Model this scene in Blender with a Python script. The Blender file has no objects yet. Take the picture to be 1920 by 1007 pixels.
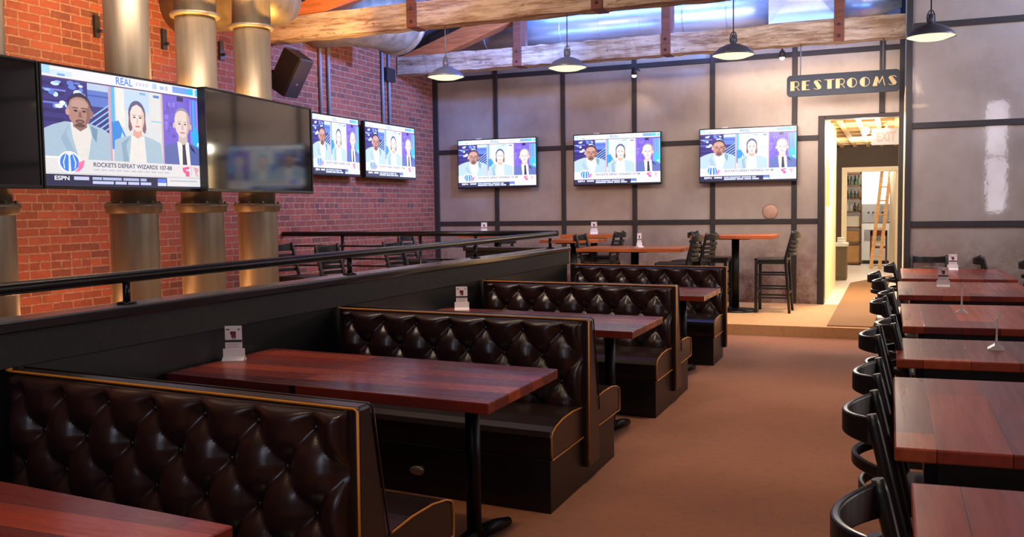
import bpy, bmesh, math, random
from mathutils import Vector, Matrix
random.seed(7)
PI=math.pi
scene=bpy.context.scene
COL=scene.collection
# ------------------------------------------------------------------ camera
F_PX,YAW,PITCH,ROLL,CAMH=1720.1,.3915,.065,.0139,1.5214
def make_camera():
    cd=bpy.data.cameras.new('camera'); co=bpy.data.objects.new('camera',cd); COL.objects.link(co)
    cd.sensor_width=36; cd.lens=F_PX/1920*36; cd.clip_start=.05; cd.clip_end=200
    s,c=math.sin(YAW),math.cos(YAW); sp,cp=math.sin(PITCH),math.cos(PITCH)
    Fw=Vector((-s*cp,c*cp,-sp)); R0=Vector((c,s,0)); U0=R0.cross(Fw)
    cr,sr=math.cos(ROLL),math.sin(ROLL)
    R=R0*cr-U0*sr; U=R0*sr+U0*cr
    m=Matrix.Identity(4)
    for i in range(3):
        m[i][0]=R[i]; m[i][1]=U[i]; m[i][2]=-Fw[i]
    m[0][3],m[1][3],m[2][3]=0,0,CAMH
    co.matrix_world=m; scene.camera=co
make_camera()
scene.view_settings.view_transform='Standard'; scene.view_settings.look='None'
scene.view_settings.gamma=1.0; scene.view_settings.use_curve_mapping=False
scene.view_settings.exposure=.2
# ------------------------------------------------------------------ colours / materials
def lin(c):
    return tuple(((x/255)/12.92 if x/255<=.04045 else ((x/255+.055)/1.055)**2.4) for x in c)
def col4(c): return tuple(c)+(1.0,)
class NT:
    def __init__(s,name):
        s.m=bpy.data.materials.new(name); s.m.use_nodes=True
        s.t=s.m.node_tree; s.n=s.t.nodes; s.n.clear()
        s.out=s.n.new('ShaderNodeOutputMaterial'); s.b=s.n.new('ShaderNodeBsdfPrincipled')
        s.t.links.new(s.b.outputs[0],s.out.inputs[0])
    def new(s,t,**k):
        nd=s.n.new(t)
        for a,v in k.items(): setattr(nd,a,v)
        return nd
    def link(s,a,b): s.t.links.new(a,b)
    def set(s,**k):
        for a,v in k.items():
            i=s.b.inputs[a.replace('_',' ')]
            if hasattr(v,'is_linked'): s.link(v,i)
            elif isinstance(v,(tuple,list)) and len(v)==3: i.default_value=col4(v)
            else: i.default_value=v
    def coord(s,which='Object'): return s.new('ShaderNodeTexCoord').outputs[which]
    def mapping(s,vec,scale=(1,1,1),loc=(0,0,0),rot=(0,0,0)):
        m=s.new('ShaderNodeMapping'); s.link(vec,m.inputs[0])
        m.inputs[1].default_value=loc; m.inputs[2].default_value=rot; m.inputs[3].default_value=scale
        return m.outputs[0]
    def noise(s,vec,scale,detail=4,rough=.6,dist=0):
        n=s.new('ShaderNodeTexNoise'); s.link(vec,n.inputs['Vector'])
        n.inputs['Scale'].default_value=scale; n.inputs['Detail'].default_value=detail
        n.inputs['Roughness'].default_value=rough; n.inputs['Distortion'].default_value=dist
        return n.outputs['Fac']
    def ramp(s,fac,stops,interp='LINEAR'):
        r=s.new('ShaderNodeValToRGB'); s.link(fac,r.inputs[0]); r.color_ramp.interpolation=interp
        e=r.color_ramp.elements
        while len(e)<len(stops): e.new(.5)
        for el,(p,c) in zip(e,stops):
            el.position=p; el.color=col4(c) if len(c)==3 else c
        return r.outputs[0]
    def mix(s,f,a,b,mode='MIX'):
        m=s.new('ShaderNodeMix',data_type='RGBA',blend_type=mode)
        for i,v in ((0,f),(6,a),(7,b)):
            if hasattr(v,'is_linked'): s.link(v,m.inputs[i])
            elif isinstance(v,(tuple,list)): m.inputs[i].default_value=col4(v) if len(v)==3 else v
            else: m.inputs[i].default_value=v
        return m.outputs[2]
    def math(s,op,a,b=None,clamp=False):
        m=s.new('ShaderNodeMath',operation=op,use_clamp=clamp)
        for i,v in ((0,a),(1,b)):
            if v is None: continue
            if hasattr(v,'is_linked'): s.link(v,m.inputs[i])
            else: m.inputs[i].default_value=v
        return m.outputs[0]
    def bump(s,h,strength=.3,dist=.01):
        b=s.new('ShaderNodeBump'); s.link(h,b.inputs['Height'])
        b.inputs['Strength'].default_value=strength; b.inputs['Distance'].default_value=dist
        s.link(b.outputs[0],s.b.inputs['Normal'])
def plain(name,c,rough=.5,metal=0,var=.0,scale=8,coat=0,bump=0):
    t=NT(name); t.set(Roughness=rough,Metallic=metal)
    c=lin(c); v=t.coord()
    f=t.noise(v,scale,5)
    k=var if var else .06
    t.set(Base_Color=t.ramp(f,[(.25,tuple(x*(1-k) for x in c)),(.75,tuple(min(1,x*(1+k)) for x in c))]))
    if coat: t.set(Coat_Weight=coat); t.b.inputs['Coat Roughness'].default_value=.15
    if bump: t.bump(f,bump,.004)
    return t.m
def emit(name,c,strength):
    t=NT(name); c=lin(c)
    t.set(Base_Color=(.02,.02,.02),Emission_Color=c,Emission_Strength=strength)
    return t.m
def brick_mat():
    t=NT('brick'); o=t.coord()
    sep=t.new('ShaderNodeSeparateXYZ'); t.link(o,sep.inputs[0])
    comb=t.new('ShaderNodeCombineXYZ'); t.link(sep.outputs[1],comb.inputs[0]); t.link(sep.outputs[2],comb.inputs[1])
    wob=t.noise(o,1.7,3); 
    add=t.new('ShaderNodeVectorMath',operation='ADD'); t.link(comb.outputs[0],add.inputs[0])
    w2=t.new('ShaderNodeCombineXYZ'); t.link(t.math('MULTIPLY',wob,.012),w2.inputs[0]); t.link(t.math('MULTIPLY',t.noise(o,9,3),.012),w2.inputs[1])
    t.link(w2.outputs[0],add.inputs[1]); vec=add.outputs[0]
    def bt(width,off=.5):
        b=t.new('ShaderNodeTexBrick'); t.link(vec,b.inputs['Vector'])
        b.offset=off; b.inputs['Scale'].default_value=1
        b.inputs['Brick Width'].default_value=width; b.inputs['Row Height'].default_value=.0745
        b.inputs['Mortar Size'].default_value=.0085; b.inputs['Mortar Smooth'].default_value=.35
        b.inputs['Bias'].default_value=0
        b.inputs['Color1'].default_value=(0,0,0,1); b.inputs['Color2'].default_value=(1,1,1,1); b.inputs['Mortar'].default_value=(.5,.5,.5,1)
        return b
    b1=bt(.222); b2=bt(.112)
    row=t.math('FLOOR',t.math('DIVIDE',t.new('ShaderNodeSeparateXYZ').outputs[0] if False else sep.outputs[2],.0745))
    hd=t.math('LESS_THAN',t.math('MODULO',row,7.0),.5)
    fac=t.mix(hd,b1.outputs['Color'],b2.outputs['Color']); mor=t.mix(hd,b1.outputs['Fac'],b2.outputs['Fac'])
    big=t.noise(o,.9,4); fine=t.noise(o,24,5)
    c=t.ramp(fac,[(0,lin((88,36,28))),(.25,lin((146,60,42))),(.5,lin((112,44,32))),(.7,lin((156,70,48))),(.88,lin((128,54,40))),(1,lin((66,38,36)))])
    c=t.mix(t.math('MULTIPLY',fine,.55),c,lin((152,92,68)))
    c=t.mix(t.ramp(big,[(.45,(0,0,0)),(.75,(.5,.5,.5))]),c,lin((120,74,58)))
    c=t.mix(t.ramp(t.noise(o,2.6,6,.7),[(.5,(0,0,0)),(.7,(.6,.6,.6))]),c,lin((78,46,42)))
    c=t.mix(mor,c,t.ramp(fine,[(.3,lin((118,84,68))),(.7,lin((170,130,106)))]))
    t.set(Base_Color=c,Roughness=.85)
    h=t.math('ADD',t.math('MULTIPLY',t.math('SUBTRACT',1.0,mor),1.0),t.math('MULTIPLY',fine,.35))
    t.bump(h,.8,.008)
    return t.m
def wood_mat(name,along='x',stops=None,plank=.135,rough=.22,coat=.15):
    t=NT(name); o=t.coord()
    inf=t.new('ShaderNodeObjectInfo')
    rnd=t.new('ShaderNodeCombineXYZ'); t.link(t.math('MULTIPLY',inf.outputs['Random'],7.3),rnd.inputs[0]); t.link(t.math('MULTIPLY',t.math('ADD',t.math('FLOOR',t.math('MULTIPLY',inf.outputs['Random'],31)),.21),plank*2),rnd.inputs[1])
    if along=='y': o=t.mapping(o,rot=(0,0,PI/2))
    add=t.new('ShaderNodeVectorMath',operation='ADD'); t.link(o,add.inputs[0]); t.link(rnd.outputs[0],add.inputs[1]); v=add.outputs[0]
    b=t.new('ShaderNodeTexBrick'); t.link(v,b.inputs['Vector']); b.offset=.37
    b.inputs['Scale'].default_value=1; b.inputs['Brick Width'].default_value=1.15; b.inputs['Row Height'].default_value=plank
    b.inputs['Mortar Size'].default_value=.0015; b.inputs['Bias'].default_value=0
    b.inputs['Color1'].default_value=(0,0,0,1); b.inputs['Color2'].default_value=(1,1,1,1); b.inputs['Mortar'].default_value=(0,0,0,1)
    grain=t.noise(t.mapping(v,scale=(.9,14,12)),2.0,4,.6,.3)
    blot=t.noise(t.mapping(v,scale=(1.2,5,5)),1.6,4)
    stops=stops or [(0,lin((70,22,24))),(.3,lin((146,50,32))),(.5,lin((104,30,26))),(.62,lin((66,28,36))),(.78,lin((164,66,38))),(1,lin((118,38,30)))]
    c=t.ramp(b.outputs['Color'],stops)
    c=t.mix(t.ramp(grain,[(.42,(0,0,0)),(.75,(.6,.6,.6))]),c,tuple(x*.32 for x in stops[1][1]))
    c=t.mix(t.ramp(blot,[(.5,(0,0,0)),(.8,(.5,.5,.5))]),c,tuple(min(1,x*1.5) for x in stops[3][1]))
    c=t.mix(b.outputs['Fac'],c,(.012,.006,.005))
    t.set(Base_Color=c,Roughness=t.ramp(grain,[(.3,(rough,)*3),(.8,(rough+.16,)*3)]))
    t.set(Coat_Weight=coat,Specular_IOR_Level=.26); t.b.inputs['Coat Roughness'].default_value=.12
    t.bump(t.math('SUBTRACT',t.math('MULTIPLY',grain,.6),b.outputs['Fac']),.25,.004)
    return t.m
def panel_mat(name='steel_panel',ro=.36,me=.4):
    t=NT(name); o=t.coord()
    n1=t.noise(o,1.1,5,.65); n2=t.noise(t.mapping(o,scale=(3,3,1)),5,5); n3=t.noise(o,4.5,8,.75)
    c=t.ramp(n1,[(.3,lin((158,142,132))),(.5,lin((176,160,150))),(.7,lin((188,174,166)))])
    c=t.mix(t.math('MULTIPLY',n2,.25),c,lin((126,118,122)))
    sep=t.new('ShaderNodeSeparateXYZ'); t.link(o,sep.inputs[0])
    low=t.math('SUBTRACT',1.0,t.math('DIVIDE',sep.outputs[2],1.25),True)
    st=t.math('MULTIPLY',t.ramp(n3,[(.38,(0,0,0)),(.6,(1,1,1))]),t.math('MULTIPLY',low,1.5,True),True)
    c=t.mix(t.math('MULTIPLY',st,.8),c,lin((104,54,32)))  # rust near the floor, deepened to carry the floor's red-brown reflection too
    t.set(Base_Color=c,Metallic=me,Roughness=t.math('ADD',t.ramp(n1,[(.3,(ro,)*3),(.7,(ro*1.3,)*3)]),t.math('MULTIPLY',st,.3)))
    t.bump(n1,.05,.02)
    return t.m
def beam_mat():
    t=NT('weathered_beam'); o=t.coord()
    g=t.noise(t.mapping(o,scale=(.9,9,9)),2.6,7,.7,.5); p=t.noise(t.mapping(o,scale=(.45,4,4)),3.0,8,.72)
    c=t.ramp(g,[(.3,lin((92,66,52))),(.5,lin((138,108,88))),(.7,lin((176,146,122)))])
    c=t.mix(t.ramp(p,[(.43,(0,0,0)),(.57,(.75,.75,.75))]),c,lin((200,180,164)))
    c=t.mix(t.ramp(t.noise(t.mapping(o,scale=(1,2,2)),6,6,.7),[(.6,(0,0,0)),(.68,(.75,.75,.75))]),c,lin((92,52,40)))
    t.set(Base_Color=c,Roughness=.85); t.bump(p,.7,.02)
    return t.m
def timber_mat(name,a,b):
    t=NT(name); o=t.coord()
    g=t.noise(t.mapping(o,scale=(1.2,14,14)),2.4,6,.6,.4)
    t.set(Base_Color=t.ramp(g,[(.3,lin(a)),(.7,lin(b))]),Roughness=.7); t.bump(g,.3,.006)
    return t.m
def galv_mat(name,c1,c2,rough=.3,axis=(7,7,.6)):
    t=NT(name); o=t.coord()
    g=t.noise(t.mapping(o,scale=axis),1.6,5,.6); s=t.noise(o,14,3)
    c=t.mix(t.math('MULTIPLY',s,.25),t.ramp(g,[(.3,lin(c1)),(.7,lin(c2))]),lin((150,140,130)))
    t.set(Base_Color=c,Metallic=.6,Roughness=t.ramp(g,[(.3,(rough,)*3),(.7,(rough+.14,)*3)]))
    return t.m
def carpet_mat(name='carpet',a=(158,96,60),bb=(112,64,40),c2=(170,108,70)):
    t=NT(name); o=t.coord()
    f=t.noise(o,140,3,.7); b=t.noise(o,1.3,4); m=t.noise(o,18,4)
    c=t.mix(t.math('MULTIPLY',f,.55),lin(a),lin(bb))
    c=t.mix(t.ramp(b,[(.4,(0,0,0)),(.75,(.35,.35,.35))]),c,lin(c2))
    c=t.mix(t.ramp(m,[(.52,(0,0,0)),(.78,(.45,.45,.45))]),c,tuple(x*.5 for x in lin(bb)))
    t.set(Base_Color=c,Roughness=.95); t.b.inputs['Sheen Weight'].default_value=.15
    t.bump(f,.6,.006); return t.m
def leather_mat():
    t=NT('brown_leather'); o=t.coord()
    f=t.noise(o,160,3,.6); b=t.noise(o,3,3)
    t.set(Base_Color=t.ramp(b,[(.3,lin((30,15,15))),(.7,lin((42,22,20)))]),Roughness=.29)
    t.set(Coat_Weight=.15); t.b.inputs['Coat Roughness'].default_value=.25
    t.bump(f,.12,.002); return t.m
def screen_mat(k=.97):
    t=NT('screen_picture'); a=t.new('ShaderNodeVertexColor',layer_name='pic')
    o=t.coord(); n=t.noise(o,60,3)
    t.set(Base_Color=(.01,.01,.012),Roughness=.25,Emission_Color=a.outputs[0],Emission_Strength=t.math('ADD',k,t.math('MULTIPLY',n,.16)))
    return t.m
def black_glass():
    t=NT('black_glass'); t.set(Base_Color=(.002,.002,.003),Roughness=.06,IOR=1.75); return t.m
M=dict(
 brick=brick_mat(), panel=panel_mat(), panel2=panel_mat('polished_steel_panel',.035,.3), carpet=carpet_mat(), carpet2=carpet_mat('tan_carpet',(206,158,104),(160,116,74),(214,170,118)), leather=leather_mat(), screen=screen_mat(.9), screen_bright=screen_mat(1.35), beam=beam_mat(),
 booth_top=wood_mat('booth_table_wood'), row_top=wood_mat('row_table_wood','y',[(0,lin((110,40,34))),(.3,lin((160,66,40))),(.5,lin((98,42,50))),(.62,lin((136,50,40))),(.78,lin((170,78,44))),(1,lin((98,46,54)))],plank=.21,rough=.26,coat=.12),
 bar_top=wood_mat('bar_table_wood','x',[(0,lin((168,84,44))),(.35,lin((190,100,52))),(.55,lin((156,76,44))),(.75,lin((200,112,58))),(1,lin((146,74,46)))],rough=.35,coat=.2),
 rafter=timber_mat('orange_timber',(150,78,40),(196,112,60)), strut=timber_mat('red_timber',(82,42,32),(118,62,46)),
 galv=galv_mat('galvanised_pipe',(132,120,104),(168,156,140),.42), duct=galv_mat('duct_metal',(170,172,180),(206,208,214),.34,(.8,6,6)),
 steel=plain('dark_steel',(56,50,52),.45,.4,.12,5), blackpaint=plain('black_paint',(18,16,17),.38,0,.15,6), blackwood=plain('black_wood',(15,12,12),.4,0,.25,12,.08),
 captop=plain('cap_sheen_grey',(112,112,122),.2,.2,.08,3,.5), capwood=plain('gloss_black_cap',(34,31,34),.16,0,.15,5,.6), charcoal=timber_mat('charcoal_board',(22,19,19),(38,33,32)), blackiron=plain('black_iron',(16,16,18),.4,.5,.1),  # captop: pale grey holds the sheen of the cap as colour
 gold=plain('gold_piping',(196,122,36),.4,0,.1), vinyl=plain('black_vinyl',(14,9,9),.4,0,.15,5), vinylb=plain('brown_vinyl',(31,17,15),.33,0,.2,5,.1),
 rail=plain('dark_rail',(40,36,38),.26,.6,.1), tvframe=plain('tv_plastic',(14,14,16),.3,0,.05), black=black_glass(),
 white=plain('white_card',(226,214,214),.6,0,.03), acrylic=plain('clear_acrylic',(214,200,204),.12,0,.05), ink=plain('dark_ink',(44,40,44),.6), maroon=plain('maroon_ink',(112,36,52),.6), inkgrey=plain('grey_ink',(176,160,166),.6),
 shade=plain('slate_enamel',(120,126,152),.35,.2,.08), cord=plain('grey_cord',(120,122,136),.5), glow=emit('lamp_glow',(255,228,176),1.5), bulb=emit('bulb_glow',(255,214,160),9),
 navy=plain('navy_board',(30,42,62),.5,0,.12,5), brass=plain('brass_letter',(206,178,132),.45,.2,.06),
 roof=plain('roof_deck',(70,72,86),.8,0,.2,3), plaster=plain('plaster',(150,140,130),.8,0,.08,3), cream=plain('cream_paint',(238,222,190),.6,0,.05,3), darkwall=plain('brown_wall_paint',(74,58,46),.7,0,.1,3),
 tile=plain('pale_tile',(222,208,190),.35,0,.06,4), slat=timber_mat('ceiling_slat',(176,140,98),(212,180,134)), mat=plain('brown_mat',(136,98,62),.95,0,.15,30,0,.5),
 exitw=emit('exit_panel',(255,226,206),.5), exitr=emit('exit_red',(235,120,96),.9), yellow=plain('yellow_notice',(226,176,40),.6), paper=plain('paper',(232,224,206),.7),
 ladder=timber_mat('ladder_wood',(206,150,92),(232,186,126)), cardboard=plain('cardboard',(198,150,98),.85,0,.12,9), appliance=plain('grey_appliance',(150,150,150),.35,.5,.1), appw=plain('white_appliance',(226,226,220),.35), 
 redwood=timber_mat('red_brown_wood',(108,52,30),(140,72,42)), olive=plain('olive_cabinet',(98,84,60),.6,0,.1), shelfwood=timber_mat('shelf_wood',(96,62,38),(130,88,56)),
 glassg=plain('green_glass',(70,92,70),.15), glassb=plain('brown_glass',(92,58,34),.15), glassw=plain('pale_glass',(206,210,206),.2), silver=plain('silver_plate',(168,164,164),.3,.7), daylight=emit('daylight_pane',(225,232,255),3.0), window_lit=emit('storeroom_daylight',(255,248,236),2.2), copper=plain('copper_plate',(186,150,134),.45,.4,.2,14),
 spotcan=plain('spot_can',(50,44,42),.5,.3), legwood=timber_mat('brown_leg_wood',(112,72,44),(146,96,60)),
)
# ------------------------------------------------------------------ mesh builder
class MB:
    skew=None      # the booths and tables stand a few degrees off the wall line: (slope, pivot x)
    def __init__(s): s.v=[];s.f=[];s.mi=[];s.sm=[]
    def add(s,v,f,mat=0,smooth=False):
        o=len(s.v); s.v+=[tuple(p) for p in v]
        for q in f: s.f.append([i+o for i in q]); s.mi.append(mat); s.sm.append(smooth)
        return s
    def box(s,x0,x1,y0,y1,z0,z1,mat=0):
        v=[(x,y,z) for z in (z0,z1) for y in (y0,y1) for x in (x0,x1)]
        return s.add(v,[(0,2,3,1),(4,5,7,6),(0,1,5,4),(2,6,7,3),(0,4,6,2),(1,3,7,5)],mat)
    def bar(s,p0,p1,w,h,up=(0,0,1),mat=0):
        p0,p1=Vector(p0),Vector(p1); d=(p1-p0).normalized(); u=Vector(up); r=d.cross(u).normalized(); u=r.cross(d)
        v=[]
        for p in (p0,p1):
            for a,b in ((-1,-1),(1,-1),(1,1),(-1,1)): v.append(p+r*(a*w/2)+u*(b*h/2))
        return s.add(v,[(3,2,1,0),(4,5,6,7),(0,1,5,4),(1,2,6,5),(2,3,7,6),(3,0,4,7)],mat)
    def tube(s,pts,r,seg=10,mat=0,cap=True,smooth=True,closed=False,flat=1.0):
        pts=[Vector(p) for p in pts]; n=len(pts); rs=r if isinstance(r,(list,tuple)) else [r]*n
        t0=(pts[1]-pts[0]).normalized(); a=Vector((0,0,1)) if abs(t0.z)<.9 else Vector((1,0,0))
        nrm=(a-t0*a.dot(t0)).normalized(); v=[]
        for i,p in enumerate(pts):
            if closed: t=(pts[(i+1)%n]-pts[i-1]).normalized()
            elif i==0: t=t0
            elif i==n-1: t=(pts[-1]-pts[-2]).normalized()
            else: t=(pts[i+1]-pts[i-1]).normalized()
            nrm=(nrm-t*nrm.dot(t)).normalized(); b=t.cross(nrm)
            for k in range(seg):
                an=2*PI*k/seg; v.append(p+(nrm*math.cos(an)*flat+b*math.sin(an))*rs[i])
        f=[]
        for i in range(n if closed else n-1):
            for k in range(seg):
                j=(i+1)%n; f.append((i*seg+k,i*seg+(k+1)%seg,j*seg+(k+1)%seg,j*seg+k))
        s.add(v,f,mat,smooth)
        if cap and not closed:
            o=len(s.v)-n*seg
            for ring in (list(range(seg))[::-1],[(n-1)*seg+k for k in range(seg)]):
                s.f.append([o+i for i in ring]); s.mi.append(mat); s.sm.append(False)
        return s
    def lathe(s,prof,c=(0,0,0),seg=32,mat=0,smooth=True,axis='z',cap=True):
        v=[];f=[];n=len(prof)
        for r,z in prof:
            for k in range(seg):
                a=2*PI*k/seg; x,y=r*math.cos(a),r*math.sin(a)
                p=(x,y,z) if axis=='z' else ((z,x,y) if axis=='x' else (y,z,x))
                v.append((p[0]+c[0],p[1]+c[1],p[2]+c[2]))
        for i in range(n-1):
            for k in range(seg): f.append((i*seg+k,i*seg+(k+1)%seg,(i+1)*seg+(k+1)%seg,(i+1)*seg+k))
        if cap:
            f.append(list(range(seg))[::-1]); f.append([(n-1)*seg+k for k in range(seg)])
        return s.add(v,f,mat,smooth)
    def prism(s,poly,d0,d1,axis='x',mat=0,smooth=False):
        # poly of 2D points, extruded along axis
        mp={'x':lambda a,b,d:(d,a,b),'y':lambda a,b,d:(a,d,b),'z':lambda a,b,d:(a,b,d)}[axis]
        n=len(poly); v=[mp(a,b,d0) for a,b in poly]+[mp(a,b,d1) for a,b in poly]
        s.add(v,[(i,(i+1)%n,(i+1)%n+n,i+n) for i in range(n)],mat,smooth)
        s.add([mp(a,b,d0) for a,b in poly],[list(range(n))[::-1]],mat); s.add([mp(a,b,d1) for a,b in poly],[list(range(n))],mat)
        return s
    def grid(s,fn,nu,nv,mat=0,smooth=True):
        v=[fn(i/nu,j/nv) for j in range(nv+1) for i in range(nu+1)]
        f=[(j*(nu+1)+i,j*(nu+1)+i+1,(j+1)*(nu+1)+i+1,(j+1)*(nu+1)+i) for j in range(nv) for i in range(nu)]
        return s.add(v,f,mat,smooth)
    def ball(s,c,r,mat=0,seg=12,ring=8,sc=(1,1,1)):
        v=[];f=[]
        for j in range(ring+1):
            th=PI*j/ring
            for k in range(seg):
                a=2*PI*k/seg; v.append((c[0]+r*sc[0]*math.sin(th)*math.cos(a),c[1]+r*sc[1]*math.sin(th)*math.sin(a),c[2]+r*sc[2]*math.cos(th)))
        for j in range(ring):
            for k in range(seg): f.append((j*seg+k,(j+1)*seg+k,(j+1)*seg+(k+1)%seg,j*seg+(k+1)%seg))
        return s.add(v,f,mat,True)
    def build(s,name,mats,parent=None,loc=None,bevel=0,fix=True,seg=2):
        if MB.skew: s.v=[(x,y+MB.skew[0]*(x-MB.skew[1]),z) for x,y,z in s.v]
        me=bpy.data.meshes.new(name); me.from_pydata(s.v,[],s.f)
        if not isinstance(mats,(list,tuple)): mats=[mats]
        for m in mats: me.materials.append(M[m] if isinstance(m,str) else m)
        for p,mi,sm in zip(me.polygons,s.mi,s.sm): p.material_index=mi; p.use_smooth=sm
        if fix:
            bm=bmesh.new(); bm.from_mesh(me)
            bmesh.ops.remove_doubles(bm,verts=bm.verts,dist=1e-5)
            bmesh.ops.recalc_face_normals(bm,faces=bm.faces); bm.to_mesh(me); bm.free()
        o=bpy.data.objects.new(name,me); COL.objects.link(o)
        if parent is not None: o.parent=parent
        if loc: o.location=loc
        if bevel:
            b=o.modifiers.new('bevel','BEVEL'); b.width=bevel; b.segments=seg; b.limit_method='ANGLE'; b.angle_limit=math.radians(40)
        return o
def thing(name,label,cat,loc=(0,0,0),rz=0,group=None):
    o=bpy.data.objects.new(name,None); COL.objects.link(o); o.empty_display_size=.1
    o.location=loc; o.rotation_euler=(0,0,rz); return tag(o,label,cat,group)
def tag(o,label,cat,group=None):
    o['label']=label; o['category']=cat
    if group: o['group']=group
    return o
def struct(o): o['kind']='structure'; return o
def dup(root,loc,rz=None,label=None,group=None):
    r=root.copy(); COL.objects.link(r); r.location=loc
    if rz is not None: r.rotation_euler=(0,0,rz)
    if label: r['label']=label
    if group: r['group']=group
    for ch in list(root.children):
        c=ch.copy(); COL.objects.link(c); c.parent=r
        for g in list(ch.children):
            d=g.copy(); COL.objects.link(d); d.parent=c
    return r
_tc={}
def text_tris(txt,size=1.0,shear=0):
    k=(txt,size,shear)
    if k in _tc: return _tc[k]
    cu=bpy.data.curves.new('t','FONT'); cu.body=txt; cu.size=size; cu.shear=shear; cu.resolution_u=3; cu.offset=.022*size
    ob=bpy.data.objects.new('t',cu); COL.objects.link(ob)
    dg=bpy.context.evaluated_depsgraph_get(); dg.update(); ev=ob.evaluated_get(dg); me=ev.to_mesh()
    vs=[(v.co.x,v.co.y) for v in me.vertices]; fs=[tuple(p.vertices) for p in me.polygons]
    ev.to_mesh_clear(); bpy.data.objects.remove(ob); bpy.data.curves.remove(cu)
    x0=min(v[0] for v in vs); x1=max(v[0] for v in vs); y0=min(v[1] for v in vs); y1=max(v[1] for v in vs)
    vs=[((a-x0)/(x1-x0),(b-y0)/(y1-y0)) for a,b in vs]
    _tc[k]=(vs,fs,(x1-x0)/(y1-y0)); return _tc[k]
# ------------------------------------------------------------------ setting
XL=-6.92; YK=13.5; YR=12.1; XR=6.0; YF=-4.0; PZ=.125; DX0,DX1=-.85,.15; DZ=2.69
def roofz(x): return 4.08+.34*(min(x,-.6)-XL) if x<=-.6 else 4.08+.34*(-.6-XL)-.34*(x+.6)
b=MB(); b.box(XL-.3,XR+.2,YF-.2,10.95,-.2,0); b.box(-.2,XR+.2,10.95,YR,-.2,0)
struct(b.build('floor','carpet'))
b=MB(); b.box(XL,-.2,10.95,YK,-.2,PZ); b.box(XL,-3.36,5.0,10.95,-.2,PZ)
struct(b.build('floor_platform','carpet2'))
b=MB(); b.box(-1.9,.15,YK+.0,20.9,-.2,PZ-.002); b.box(-.2,.15,YR+.0,YK,-.2,PZ-.002); b.box(-1.9,1.2,20.9,24.6,-.2,PZ-.002)
struct(b.build('floor_corridor','tile'))
b=MB(); b.box(XL-.3,XL,YF-.2,YK+.2,-.2,5.2); struct(b.build('wall_left','brick'))
b=MB(); b.box(XL,DX0-.09,YK,YK+.2,0,6.6); b.box(DX0-.09,DX1,YK,YK+.2,DZ+.05,6.6); struct(b.build('wall_back','panel'))
b=MB(); b.box(.165,XR,YR,YR+.2,-.1,6.6); struct(b.build('wall_right','panel2'))
b=MB(); b.box(XR,XR+.2,YF-.2,YR+.2,-.2,5.2); struct(b.build('wall_side','plaster'))
# wall behind the camera with two tall windows
b=MB()
xs=[XL-.3,-2.1,-.1,2.36,2.96,XR+.2]
for i in range(0,len(xs)-1,2): b.box(xs[i],xs[i+1],YF-.2,YF,-.2,6.6)
for i in range(1,len(xs)-1,2):
    b.box(xs[i],xs[i+1],YF-.2,YF,-.2,1.2); b.box(xs[i],xs[i+1],YF-.2,YF,4.3,6.6)
struct(b.build('wall_front','plaster'))
for i in range(1,len(xs)-1,2):
    p=MB(); p.box(xs[i],xs[i+1],YF-.14,YF-.12,1.2,4.3); w=struct(p.build(f'window_{i//2+1}','daylight'))
    fr=MB(); x0,x1=xs[i],xs[i+1]
    for a,c in ((x0,x0+.05),(x1-.05,x1)): fr.box(a,c,YF-.1,YF+.02,1.2,4.3)
    for z in (1.2,2.73,4.25): fr.box(x0,x1,YF-.1,YF+.02,z,z+.05)
    fr.build('window_frame','steel',w)
# sloped roof deck
b=MB(); T=.18
b.add([(XL-.3,YF-.2,roofz(XL)-.1),(-.6,YF-.2,roofz(-.6)),(XR+.2,YF-.2,roofz(XR+.2)),(XL-.3,YK+.2,roofz(XL)-.1),(-.6,YK+.2,roofz(-.6)),(XR+.2,YK+.2,roofz(XR+.2))]+
      [(XL-.3,YF-.2,roofz(XL)-.1+T),(-.6,YF-.2,roofz(-.6)+T),(XR+.2,YF-.2,roofz(XR+.2)+T),(XL-.3,YK+.2,roofz(XL)-.1+T),(-.6,YK+.2,roofz(-.6)+T),(XR+.2,YK+.2,roofz(XR+.2)+T)],
      [(0,1,4,3),(1,2,5,4),(6,9,10,7),(7,10,11,8),(0,3,9,6),(2,8,11,5),(0,6,7,1),(1,7,8,2),(3,4,10,9),(4,5,11,10)])
struct(b.build('ceiling','roof'))
# steel battens on the panel walls
ti=0
def trim(x0,x1,y0,y1,z0,z1):
    global ti; ti+=1
    struct(MB().box(x0,x1,y0,y1,z0,z1).build(f'trim_{ti}','steel',bevel=.004))
W=.072
for x in (-5.809,-4.682,-3.554,-2.395,-1.258): trim(x-W/2,x+W/2,YK-.03,YK,PZ,4.6)
trim(XL,XL+.09,YK-.032,YK,PZ,4.6)
trim(-.16,-.16+W,YK-.03,YK,DZ+.06,4.6)
for z in (1.291,2.449,3.615): trim(XL+.09,DX0-.09,YK-.022,YK,z-W/2,z+W/2) if z<2.6 else trim(XL+.09,DX1,YK-.022,YK,z-W/2,z+W/2)
for z in (1.268,2.446,3.62): trim(.22,XR,YR-.022,YR,z-W/2,z+W/2)
trim(.155,.225,YR-.04,YR+.2,0,5.6)                       # corner post of the nearer wall
trim(DX0-.09,DX0,YK-.045,YK+.2,PZ,DZ+.055); trim(DX0,DX1,YK-.045,YK+.2,DZ,DZ+.055)   # door frame
trim(.09,.155,YK-.05,YK,PZ,4.6)
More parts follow.
